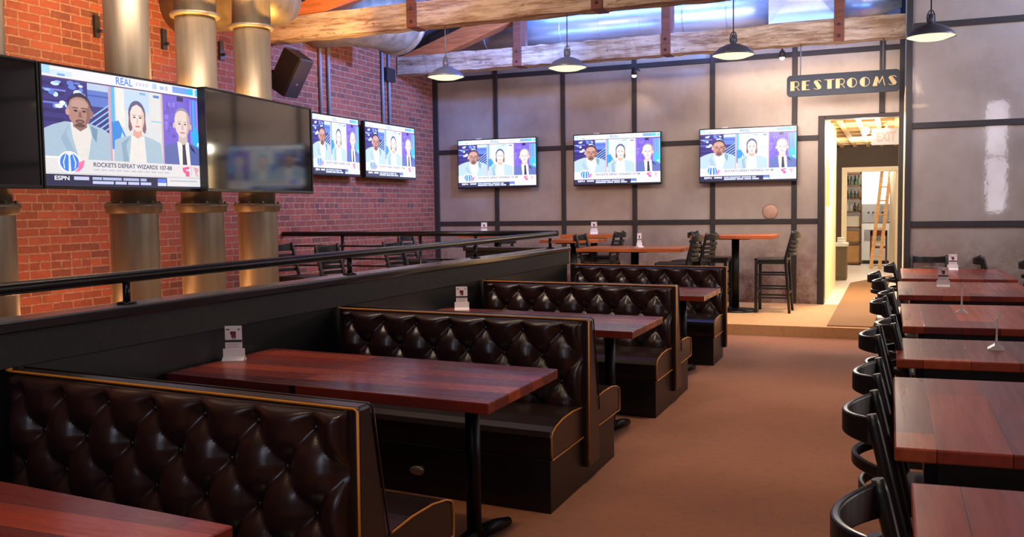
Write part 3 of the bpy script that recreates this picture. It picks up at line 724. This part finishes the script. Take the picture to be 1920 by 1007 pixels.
def make_tv(W,H,on,label,loc,rz,bz=.012,depth=.06,tilt=0,bracket=None,dep_scale=1,vflip=False):
    """origin at the bottom left front corner; local x right, z up, front faces -y"""
    r=thing('television',label,'television',loc,rz); r.rotation_euler=(tilt,0,rz)
    fr=MB()
    fr.box(0,W,0.004,depth,0,H); fr.box(0,bz,-.008,.004,0,H); fr.box(W-bz,W,-.008,.004,0,H); fr.box(bz,W-bz,-.008,.004,0,bz*2.0); fr.box(bz,W-bz,-.008,.004,H-bz,H)
    fr.build('frame','tvframe',r,bevel=.002)
    if on:
        o=bpy.data.objects.new('screen',picture_mesh('screen' if W>1.47 else 'screen_bright')); COL.objects.link(o); o.parent=r
        o.location=(bz,.003,bz*2.0); o.scale=(W-2*bz,1,H-3*bz)
    else: MB().box(bz,W-bz,.0,.005,bz*2,H-bz).build('screen','black',r)
    if bracket: 
        m=MB(); m.box(W/2-.2,W/2+.2,depth,depth+bracket*.4,H/2-.18,H/2+.18); m.box(W/2-.06,W/2+.06,depth+bracket*.4,depth+bracket,H/2-.1,H/2+.1); m.build('wall_bracket','blackiron',r)
    return r
TZ=1.69; TH=.805
# big screens face +x: rotate so that local x -> world +y
make_tv(1.48,TH,False,'big black switched-off screen at the left edge of the photo',(-5,2.81,TZ),PI/2,bracket=.0)
make_tv(1.48,TH,True,'big lit television in the middle of the three-screen bank in front of the pipes',(-5,4.30,TZ),PI/2)
make_tv(1.69,TH,False,'big black screen right of the large lit television, with a reflection in it',(-4.915,5.715,TZ),PI/2+.108)
make_tv(1.12,.785,True,'lit wall television partly hidden behind the right big black screen',(XL+.17,9.80,1.985),PI/2,bracket=.1)
make_tv(1.46,.785,True,'lit television on the brick wall nearest the back corner',(XL+.17,11.06,1.985),PI/2,bracket=.1)
tvs=((-6.415,'leftmost lit television on the steel panel wall'),(-4.466,'middle lit television on the steel panel wall'),(-2.556,'right lit television on the steel panel wall, nearest the doorway'))
for x,l in tvs:
    r=make_tv(1.352,.772,True,l,(x,YK-.17,1.852),0,bracket=.1)
    MB().box(.32,.4,.01,.04,.772,.79).build('sensor','white',r)
# ------------------------------------------------------------------ vertical pipes in front of the brick wall
pg='vertical metal pipes by the brick wall'
PX=-5.42
for u,(y,l) in enumerate(((4.2,'metal pipe at the left edge of the photo, behind the black screen'),(5.47,'widest metal pipe behind the large lit television'),(6.23,'middle metal pipe with a bright ring, between the other two'),(6.97,'right metal pipe beside the wall speaker, with a bright ring'))):
    r=thing('vent_pipe',l,'pipe',(PX,y,PZ),0,pg)
    zt=[3.9,3.9,3.05,3.08][u]
    MB().lathe([(.178,0),(.178,1.40),(.178,1.42)],(0,0,0),40).build('lower_pipe','galv',r)
    fl=MB(); fl.lathe([(.178,1.40),(.205,1.405),(.205,1.44),(.215,1.45),(.215,1.475),(.17,1.478)],(0,0,0),40); fl.build('flange','galv',r)
    bl=MB()
    for k in range(10):
        a=2*PI*k/10; bl.ball((.19*math.cos(a),.19*math.sin(a),1.485),.011,0,8,6)
    bl.build('flange_bolts','galv',r)
    MB().lathe([(.165,1.475),(.165,zt-.02)],(0,0,0),40).build('upper_pipe','galv',r)
    if u>=2:
        MB().lathe([(.165,zt-.02),(.2,zt-.015),(.205,zt),(.2,zt+.012),(.172,zt+.015)],(0,0,0),40).build('ring','galv',r)
        MB().lathe([(.172,zt+.012),(.172,4.35)],(0,0,0),40).build('top_pipe','galv',r)
    else: MB().lathe([(.165,zt-.02),(.165,4.35)],(0,0,0),40).build('top_pipe','galv',r)
for y,z,l in ((6.6,3.28,'small iron bracket on the brick left of the widest pipe'),(7.465,3.3,'small iron bracket on the brick right of the widest pipe'),(8.335,3.32,'small iron bracket on the brick left of the right pipe')):
    b=MB(); b.box(-.03,0,-.03,.03,-.1,.1); b.box(-.03,.05,-.012,.012,-.06,-.03); 
    tag(b.build('wall_bracket','steel',None,(XL+.03,y,z)),l,'bracket','iron brackets on the brick wall')
# conduits
for y0,l in ((10.24,'pair of thin grey conduits above the first small wall screen'),(11.83,'pair of thin grey conduits above the second small wall screen')):
    r=thing('conduit_pair',l,'conduit',(XL+.03,y0,0),0,'conduits on the brick wall')
    for dy in (-.0,.19): MB().tube([(0,dy,2.7),(0,dy,4.0)],.022,10).build('conduit','cord',r)
    if y0>11: MB().box(-.02,.05,.06,.3,3.42,3.62).build('junction_box','steel',r,bevel=.006)
# speaker
r=thing('wall_speaker','black loudspeaker tilted on the brick wall right of the pipes','speaker',(-6.55,9.12,3.15))
sp=MB(); sp.box(-.14,.14,-.13,.13,-.25,.25); o=sp.build('cabinet','blackpaint',r,bevel=.012)
MB().box(.141,.15,-.115,.115,-.235,.235).build('grille','steel',o,bevel=.004)
MB().box(.15,.154,-.012,.012,-.08,-.06).build('badge','silver',o)
o.rotation_euler=(0,math.radians(33),math.radians(-4))
MB().bar((-.36,0,.05),(-.1,0,0),.05,.05).build('mount','blackiron',r)
# ------------------------------------------------------------------ roof trusses
def make_truss(y,label,xend,zb):
    r=thing('roof_truss',label,'truss',(0,y,0),0,'timber roof trusses')
    def chord():
        b=MB(); N=70
        def fn(i,k):
            x=XL+.02+(xend-XL-.02)*i/N; j=[(-.11,-.0),(.11,0),(.11,.27),(-.11,.27)][k]
            return (x,j[0]+random.uniform(-.006,.006),zb+j[1]+random.uniform(-.008,.008))
        v=[fn(i,k) for i in range(N+1) for k in range(4)]
        f=[(i*4+k,i*4+(k+1)%4,(i+1)*4+(k+1)%4,(i+1)*4+k) for i in range(N) for k in range(4)]+[(3,2,1,0),(N*4,N*4+1,N*4+2,N*4+3)]
        return b.add(v,f)
    chord().build('bottom_chord','beam',r)
    s=.335; z0=zb+.14; xr=min(xend,-.6)
    MB().bar((XL+.06,0,z0),(xr,0,z0+s*(xr-XL)),.2,.24).build('rafter','rafter',r,bevel=.006)
    if xend>0: MB().bar((-.6,0,z0+s*(-.6-XL)),(xend,0,z0+s*(-.6-XL)-s*(xend+.6)),.2,.24).build('rafter','rafter',r,bevel=.006)
    for x in (-4.94,-2.8,-.62):
        if x<xend:
            b=MB(); zt=z0+s*(x-XL); b.box(x-.06,x+.06,-.135,.135,zb-.005,zt+.1); p=b.build('post','strut',r,bevel=.004)
            q=MB()
            for zz in (zb+.06,zb+.2): q.ball((x,-.14,zz),.018,0,8,6)
            q.build('bolts','steel',p)
make_truss(9.27,'near roof truss with a weathered bottom beam and orange rafter',5.9,3.55)
make_truss(12.4,'far roof truss with a peeling bottom beam below the shiny duct',.14,3.555)
# ducts
r=thing('spiral_duct','long shiny round duct above the far roof beam','duct',(0,13.0,4.16))
b=MB(); b.lathe([(.225,-6.6),(.225,-1.5)],(0,0,0),36,0,True,'x')
for k in range(9): b.lathe([(.226,-6.3+k*.6),(.231,-6.29+k*.6),(.226,-6.28+k*.6)],(0,0,0),36,0,True,'x',False)
b.build('duct_run','duct',r)
for x in (-5.6,-3.6,-1.9): MB().box(x-.02,x+.02,-.012,.012,.22,roofz(x)-4.16+.02).build('hanger','steel',r)
b=MB(); b.box(-1.52,-.64,-.32,.3,-.25,.42); b.add([(-1.5,-.32,-.24),(-.66,-.32,-.24),(-1.08,-.40,.25)],[(0,1,2)]); b.add([(-1.5,-.32,-.24),(-1.08,-.40,.25),(-1.5,-.32,.41)],[(0,1,2)]); b.add([(-.66,-.32,-.24),(-.66,-.32,.41),(-1.08,-.40,.25)],[(0,1,2)]); b.add([(-1.5,-.32,.41),(-1.08,-.40,.25),(-.66,-.32,.41)],[(0,1,2)])
b.build('plenum_box','duct',r,fix=False)
MB().lathe([(.2,-.64),(.2,-.2),(.1,.1)],(0,0,-.02),32,0,True,'x').build('duct_end','duct',r)
r=thing('wall_duct','big grey round duct with an end ring between the two roof trusses','duct',(-6.15,0,4.05))
MB().tube([(-.77,10.15,0),(-.5,10.15,0),(-.25,10.25,0),(-.08,10.5,0),(0,10.75,0),(0,11.0,0)],.42,40).build('duct_run','galv',r)
MB().lathe([(.42,10.9),(.452,10.91),(.452,10.98),(.42,11.0)],(0,0,0),40,0,True,'y',False).build('end_ring','galv',r)
tag(MB().lathe([(.0,XL),(.33,XL),(.33,-5.75),(.3,-5.62),(.2,-5.54),(0,-5.5)],(0,7.75,3.72),32,0,True,'x',False).build('duct_elbow','galv'),'rounded metal duct end lit yellow above the right pipe','duct')
# ------------------------------------------------------------------ lamps
def spot(name,loc,target,power,color,angle,blend=.6,size=.05):
    l=bpy.data.lights.new(name,'SPOT'); l.energy=power; l.color=color; l.spot_size=math.radians(angle); l.spot_blend=blend; l.shadow_soft_size=size
    o=bpy.data.objects.new(name,l); COL.objects.link(o); o.location=loc
    o.rotation_euler=(Vector(target)-Vector(loc)).to_track_quat('-Z','Y').to_euler(); return o
def area(name,loc,target,power,color,sx,sy):
    l=bpy.data.lights.new(name,'AREA'); l.shape='RECTANGLE'; l.size=sx; l.size_y=sy; l.energy=power; l.color=color
    o=bpy.data.objects.new(name,l); COL.objects.link(o); o.location=loc
    o.rotation_euler=(Vector(target)-Vector(loc)).to_track_quat('-Z','Y').to_euler(); return o
def point(name,loc,power,color,size=.1):
    l=bpy.data.lights.new(name,'POINT'); l.energy=power; l.color=color; l.shadow_soft_size=size
    o=bpy.data.objects.new(name,l); COL.objects.link(o); o.location=loc; return o
def make_pendant():
    r=thing('pendant_lamp','x','lamp')
    b=MB(); b.lathe([(.205,0),(.208,.004),(.19,.03),(.14,.075),(.075,.105),(.035,.115),(.03,.12)],(0,0,0),36,0,True,'z',False)
    b.lathe([(.203,.002),(.186,.028),(.136,.07),(.07,.098),(.0,.104)],(0,0,0),36,0,True,'z',False)
    b.build('shade','shade',r,fix=False)
    MB().lathe([(0,-.028),(.12,-.02),(.197,.006)],(0,0,0),36,0,True,'z',False).build('diffuser','glow',r,fix=False)
    s=MB(); s.tube([(0,0,.11),(0,0,.2)],[.03,.022],14)
    for sx in (-1,1): s.tube([(sx*.03,0,.13),(sx*.032,0,.19),(sx*.016,0,.225),(0,0,.235)],.006,8)
    s.build('socket','shade',r)
    return r
PL=make_pendant()
for i,(x,y,z,l) in enumerate(((-4.59,9.27,2.99,'leftmost pendant lamp, above the corner of the steel wall'),(-3.165,9.27,2.99,'second pendant lamp from the left, below the roof beam'),(-1.445,9.27,2.99,'third pendant lamp from the left, above the right steel wall television'),(.31,9.0,2.98,'rightmost pendant lamp, in front of the nearer steel wall'))):
    o=PL if i==0 else dup(PL,(0,0,0))
    o.location=(x,y,z); o['label']=l; o['group']='slate pendant lamps'
    MB().tube([(0,0,.2),(0,0,(3.56-z) if y>9.1 else 2.2)],.006,8).build('cord','cord',o)
    spot('pendant_light',(x,y,z+.015),(x,y,0),60,(1,.8,.58),150,.5,.12)
def track(x,z,l):
    r=thing('spot_lamp',l,'lamp',(x,YK-.3,z),0,'small spot lamps on the steel wall')
    MB().tube([(0,.3,.05),(0,0,.05),(0,0,.02)],.012,8).build('arm','spotcan',r)
    MB().lathe([(.03,.03),(.04,.0),(.04,-.06)],(0,0,0),16).build('can','spotcan',r)
    MB().ball((0,0,-.062),.034).build('bulb','bulb',r)
track(-1.40,3.60,'bright small spot lamp beside the last stud left of the restroom sign'); track(-3.48,3.50,'small spot lamp over the middle of the steel wall')
# ------------------------------------------------------------------ restroom sign
r=thing('restroom_sign','navy RESTROOMS sign with deco letters hanging above the doorway','sign',(-1.245,12.3,2.895))
SW,SH=1.335,.27; rr=.05
pts=[]
for cx,cz,a0 in ((SW-rr,rr,-PI/2),(SW-rr,SH-rr,0),(rr,SH-rr,PI/2),(rr,rr,PI)):
    for k in range(7): a=a0+PI/2*k/6; pts.append((cx+rr*math.cos(a),cz+rr*math.sin(a)))
MB().prism(pts,0,.035,'y').build('board','navy',r,bevel=.003)
def letters():
    b=MB(); dy0,dy1=-.008,.0
    def poly(p,ox,oz,s): b.prism([(ox+x*s,oz+z*s) for x,z in p],dy0,dy1,'y')
    def arc(cx,cz,rx,rz,a0,a1,th,ox,oz,s,n=14):
        for k in range(n):
            p=[]
            for t,q in ((k,1),(k+1,1),(k+1,0),(k,0)):
                a=math.radians(a0+(a1-a0)*t/n); e=th*(0 if q else 1)
                p.append((cx+(rx-e)*math.cos(a),cz+(rz-e)*math.sin(a)))
            poly(p,ox,oz,s)
    def B(x0,x1,z0,z1,ox,oz,s): poly([(x0,z0),(x1,z0),(x1,z1),(x0,z1)],ox,oz,s)
    def Rr(ox,oz,s):
        B(0,.42,0,1,ox,oz,s); B(.42,.6,.93,1,ox,oz,s); arc(.6,.68,.3,.32,-90,90,.07,ox,oz,s); B(.42,.62,.36,.43,ox,oz,s); poly([(.6,.38),(.68,.38),(.95,0),(.86,0)],ox,oz,s)
    def Ee(ox,oz,s):
        B(0,.42,0,1,ox,oz,s); B(.42,.8,.93,1,ox,oz,s); B(.42,.7,.48,.55,ox,oz,s); B(.42,.8,0,.07,ox,oz,s)
    def Ss(ox,oz,s):
        poly([(.06,.78),(.2,.98),(.42,.92),(.86,.28),(.76,.06),(.52,.02)],ox,oz,s); arc(.5,.72,.36,.28,20,110,.06,ox,oz,s,8); arc(.42,.28,.40,.28,-150,-70,.06,ox,oz,s,8)
    def Tt(ox,oz,s): B(.22,.66,0,.94,ox,oz,s); B(-.05,.92,.93,1,ox,oz,s)
    def Oo(ox,oz,s):
        p=[(.5+.5*math.cos(math.radians(a)),.5+.5*math.sin(math.radians(a))) for a in range(90,271,10)]; poly(p,ox,oz,s)
        arc(.5,.5,.5,.5,-90,90,.06,ox,oz,s)
    def Mm(ox,oz,s):
        poly([(0,0),(.46,0),(.5,.98),(.28,.98)],ox,oz,s); poly([(.5,.98),(.64,.52),(.56,.3),(.46,.6)],ox,oz,s); poly([(.6,.3),(.66,.2),(1.02,.9),(.92,1)],ox,oz,s); poly([(.92,1),(1.0,1),(1.24,0),(1.16,0)],ox,oz,s)
    s=.118; oz=.076
    for fn,ox in ((Rr,.045),(Ee,.185),(Ss,.32),(Tt,.465),(Rr,.59),(Oo,.722),(Oo,.872),(Mm,1.02),(Ss,1.195)): fn(ox,oz,s)
    return b
letters().build('lettering','brass',r,fix=True)
for x in (.165,1.14): MB().tube([(x,.018,SH),(x,.06,.68)],.008,8).build('hanger','cord',r)
# exit sign
r=thing('exit_sign','lit EXIT sign hanging inside the restroom doorway','sign',(-.27,14.45,2.375))
MB().box(0,.40,0,.06,0,.235).build('box','exitw',r,bevel=.006)
vs,fs,_=text_tris('EXIT'); b=MB()
b.add([(.075+.25*x,-.004,.05+.135*z) for x,z in vs],[list(f) for f in fs]); b.build('lettering','exitr',r,fix=False)
MB().tube([(.2,.03,.235),(.2,.03,.36)],.012,8).build('stem','cream',r)
r=thing('ceiling_bulb','bare bright bulb on the corridor ceiling beside the exit sign','lamp',(-.36,15.0,2.72))
MB().lathe([(.03,0),(.035,-.04)],(0,0,0),16).build('socket','cream',r); MB().ball((0,0,-.09),.06).build('bulb','bulb',r)
# corridor things
tag(MB().box(DX0,DX0+.006,13.85,14.5,1.5,2.2).build('notice','yellow'),'yellow notice on the cream wall just inside the restroom doorway','notice')
tag(MB().box(DX0,DX0+.006,13.95,14.4,1.0,1.4).build('notice','paper'),'pale paper notice below the yellow one inside the restroom doorway','notice')
r=thing('corridor_cabinet','low olive cabinet standing at the left side of the corridor','cabinet',(-1.2,17.9,PZ))
MB().box(0,.46,0,.5,0,.62).build('body','olive',r,bevel=.006); MB().box(-.01,.48,-.02,.5,.62,.68).build('top','appw',r,bevel=.004); MB().box(.03,.43,-.012,0,.06,.56).build('door','olive',r,bevel=.003)
for x,y,l in ((-1.0,18.0,'white folded towels on the left of the corridor cabinet'),(-.85,18.1,'white folded towels on the right of the corridor cabinet')):
    b=MB()
    for k in range(3): b.box(-.06,.06,-.08,.08,.035*k,.035*k+.032)
    tag(b.build('towel_stack','appw',None,(x,y,PZ+.68),bevel=.01),l,'towels','towels on the corridor cabinet')
# store room
r=thing('store_shelf','tall wooden shelf of bottles and boxes in the store room','shelf',(-.98,22.4,PZ))
for z in (.02,.5,.85,1.2,1.5,1.8,2.08): MB().box(0,.36,0,.4,z,z+.03).build('shelf_board','shelfwood',r)
for x in (0,.33):
    for y in (0,.37): MB().box(x,x+.03,y,y+.03,0,2.12).build('upright','shelfwood',r)
R=random.Random(5)
for z in (1.23,1.53,1.83):
    for k in range(4):
        h=R.uniform(.17,.23); b=MB().lathe([(.032,0),(.034,.01),(.034,h*.55),(.014,h*.75),(.013,h),(.0,h)],(0,0,0),12)
        pos=['leftmost','second','third','rightmost'][k]; lev={1.23:'lower',1.53:'middle',1.83:'upper'}[z]
        tag(b.build('bottle',R.choice(['glassg','glassb','glassw']),None,(-.92+.08*k,22.5+R.uniform(0,.1),PZ+z)),f'{pos} bottle on the {lev} bottle shelf of the store room','bottle','bottles on the store room shelf')
for x,z,w,h,m,l in ((-.93,.53,.26,.25,'cardboard','cardboard carton on the second shelf from the bottom in the store room'),(-.93,.88,.26,.24,'paper','white box on the third shelf from the bottom in the store room'),(-.94,.05,.28,.4,'cardboard','big cardboard carton on the bottom store room shelf')):
    b=MB(); b.box(0,w,0,.3,0,h); tag(b.build('carton',m,None,(x,22.45,PZ+z),bevel=.004),l,'box','cartons on the store room shelf')
r=thing('range_unit','grey and white steel appliance under the bright store room window','appliance',(-.62,22.9,PZ))
MB().box(0,.62,0,.6,.08,.95).build('body','appw',r,bevel=.01); MB().box(.0,.62,-.01,.6,.95,1.4).build('upper_unit','appliance',r,bevel=.01); MB().box(.06,.5,-.012,0,.55,.8).build('door','appliance',r,bevel=.004)
b=MB()
for k in range(4): b.lathe([(.02,-.03),(.02,0)],(.15+.1*k,-.012,1.2),12,0,True,'y')
b.build('knobs','steel',r); MB().box(.02,.6,.05,.55,0,.08).build('plinth','blackpaint',r)
w=struct(MB().box(-.66,.04,24.46,24.49,1.45,2.6).build('window_9','window_lit'))
r=thing('step_ladder','pale wooden ladder leaning in the store room doorway','ladder',(-.16,21.5,PZ))
for s in (0,.17): MB().bar((-.22+s,-.25,0),(-.02+s,.5,2.15),.07,.035,(0,1,0)).build('rail','ladder',r)
for k in range(6):
    t=.12+.14*k; MB().bar((-.22+.2*t,-.25+.75*t,2.15*t),(-.05+.2*t,-.25+.75*t,2.15*t),.06,.03,(0,0,1)).build('rung','ladder',r)
r=thing('wooden_chair','red-brown wooden chair behind the ladder in the store room','chair',(-.24,22.3,PZ))
MB().box(-.17,.17,-.17,.17,.4,.44).build('seat','redwood',r)
for sx in (-1,1):
    MB().box(sx*.16-.02,sx*.16+.02,-.18,-.14,0,.8).build('back_leg','redwood',r); MB().box(sx*.16-.02,sx*.16+.02,.13,.17,0,.4).build('front_leg','redwood',r)
MB().box(-.17,.17,-.18,-.15,.68,.8).build('backrest','redwood',r)
r=thing('store_door','pale open door leaf standing in the store room doorway','door',(.12,21.05,PZ))
MB().box(-.24,-.0,.0,.9,.0,2.1).v
MB().bar((0,0,1.05),(-.12,.85,1.05),.045,2.08).build('door_leaf','cream',r); MB().ball((-.14,.75,1.0),.03).build('handle','silver',r)
# round plate on the steel wall
tag(MB().lathe([(.108,0),(.108,-.008),(.09,-.012),(0,-.012)],(0,0,0),32,0,True,'y',False).build('wall_plate','copper',None,(-1.585,YK-.001,1.43)),'round copper-coloured plate on the steel wall right of the last television','plate')
# ------------------------------------------------------------------ lighting
AMB=(1,.50,.11); COOL=(.78,.86,1); BLUE=(.12,.3,1); W1=(1,.80,.60)
for y in (4.85,5.85,6.6): point('pipe_uplight',(-5.95,y,.3),14,(1,.5,.2),.08)
for y,p in ((5.85,170),(6.6,170),(7.3,200)): spot('pipe_uplight_high',(-5.36,y,2.15),(-5.36,y-.1,3.6),p,AMB,160,.8,.05)
spot('truss_uplight',(-5.3,8.0,2.6),(-6.35,9.2,3.9),230,AMB,58,.6,.06)
area('led_strip',(-2.6,12.62,4.72),(-2.6,12.95,4.2),80,BLUE,5.0,.06); area('led_strip',(-2.6,12.48,3.87),(-2.6,12.95,4.5),26,BLUE,4.6,.05); area('duct_streak_fill',(-2.3,11.2,4.3),(-2.3,13,4.2),12,(.85,.9,1),4.4,.06)  # last area is unseen, added for the white streak along the duct
spot('led_flood',(.05,12.6,4.45),(-1.0,12.7,4.2),16,(.4,.6,1),140,.7,.06); spot('led_flood',(-2.0,12.5,4.9),(-2.6,12.9,4.2),14,(.4,.6,1),140,.7,.06)
spot('led_flood',(-3.3,10.8,3.9),(-6.6,11.2,5.0),900,BLUE,140,.7,.08); spot('led_flood',(-.9,10.6,4.3),(-5.5,11.2,5.2),700,BLUE,120,.7,.08)
spot('led_flood',(-3.6,8.9,4.3),(-6.2,9.3,4.9),160,BLUE,120,.7,.08); spot('led_flood',(-2.2,13.38,3.9),(-4.5,13.4,3.75),70,BLUE,140,.7,.04)
spot('led_flood',(3.2,10.4,4.6),(1.0,12.1,3.9),420,(.4,.56,1),100,.8,.15); spot('led_flood',(-3.5,7.6,4.3),(-3.9,7.6,8),70,BLUE,140,.7,.2)
spot('wall_spot',(-1.40,YK-.3,3.53),(-1.40,YK-.02,2.0),110,W1,105,.9,.03); spot('wall_spot',(-3.48,YK-.3,3.42),(-3.48,YK-.02,2.0),45,W1,100,.9,.03)
point('corridor_bulb',(-.36,15.0,2.52),60,(1,.88,.68),.06); point('corridor_light',(-.4,18.5,2.5),90,(1,.92,.78),.15); area('corridor_strip',(-.35,14.4,2.66),(-.35,14.2,0),70,(1,.9,.72),.6,.9); point('store_light',(-.3,22.2,2.7),110,(1,.95,.88),.15)
for x,y,p in ((-.55,1.6,125),(-.6,4.2,135),(-.6,6.8,210),(-.7,9.2,330),(-.9,11.7,430),(-2.0,12.4,150),(-4.0,12.4,170),(-2.4,1.2,170),(-2.2,3.6,30),(.75,3.4,30),(.8,7.5,34)):
    spot('down_fill_spot',(x,y,3.9),(x,y,0),p,(1,.72,.45),62,.8,.12)  # unseen spots added to lift the floor, platform and tabletops
area('brick_fill',(-3.6,4.5,4.6),(-6.9,6.2,2.6),250,(1,.77,.58),3.5,.5)  # fill area added to brighten the brick, has no fitting
area('brick_fill',(-4.4,10.6,3.3),(-6.9,11.2,2.0),26,(1,.78,.70),2.0,.3)  # weaker added fill for the far end of the brick
area('panel_fill',(-1.2,12.6,3.42),(-1.2,13.5,1.6),22,(1,.82,.68),2.4,.1); area('panel_fill',(-1.0,10.6,2.9),(-1.0,13.5,1.7),46,(1,.84,.72),2.0,.2)  # two unseen areas added to brighten the back panels
area('panel_fill',(4.0,9.4,3.8),(1.0,12.1,2.3),150,(.94,.9,.98),1.2,.5)  # added fill for the polished wall, kept out of view
area('room_fill',(-.8,1.0,4.6),(-1.2,3.0,0),40,(1,.86,.74),2.5,2.5)  # soft overhead fill added to lift the near end of the room
area('side_fill',(5.9,5.5,2.2),(-2,4.5,.9),130,(1,.93,.9),6.5,1.6)  # fill area added from the right; the side wall has no opening
wd=bpy.data.worlds.new('world'); scene.world=wd; wd.use_nodes=True
wd.node_tree.nodes['Background'].inputs[0].default_value=(.5,.6,.8,1); wd.node_tree.nodes['Background'].inputs[1].default_value=.3
scene.cycles.use_denoising=True
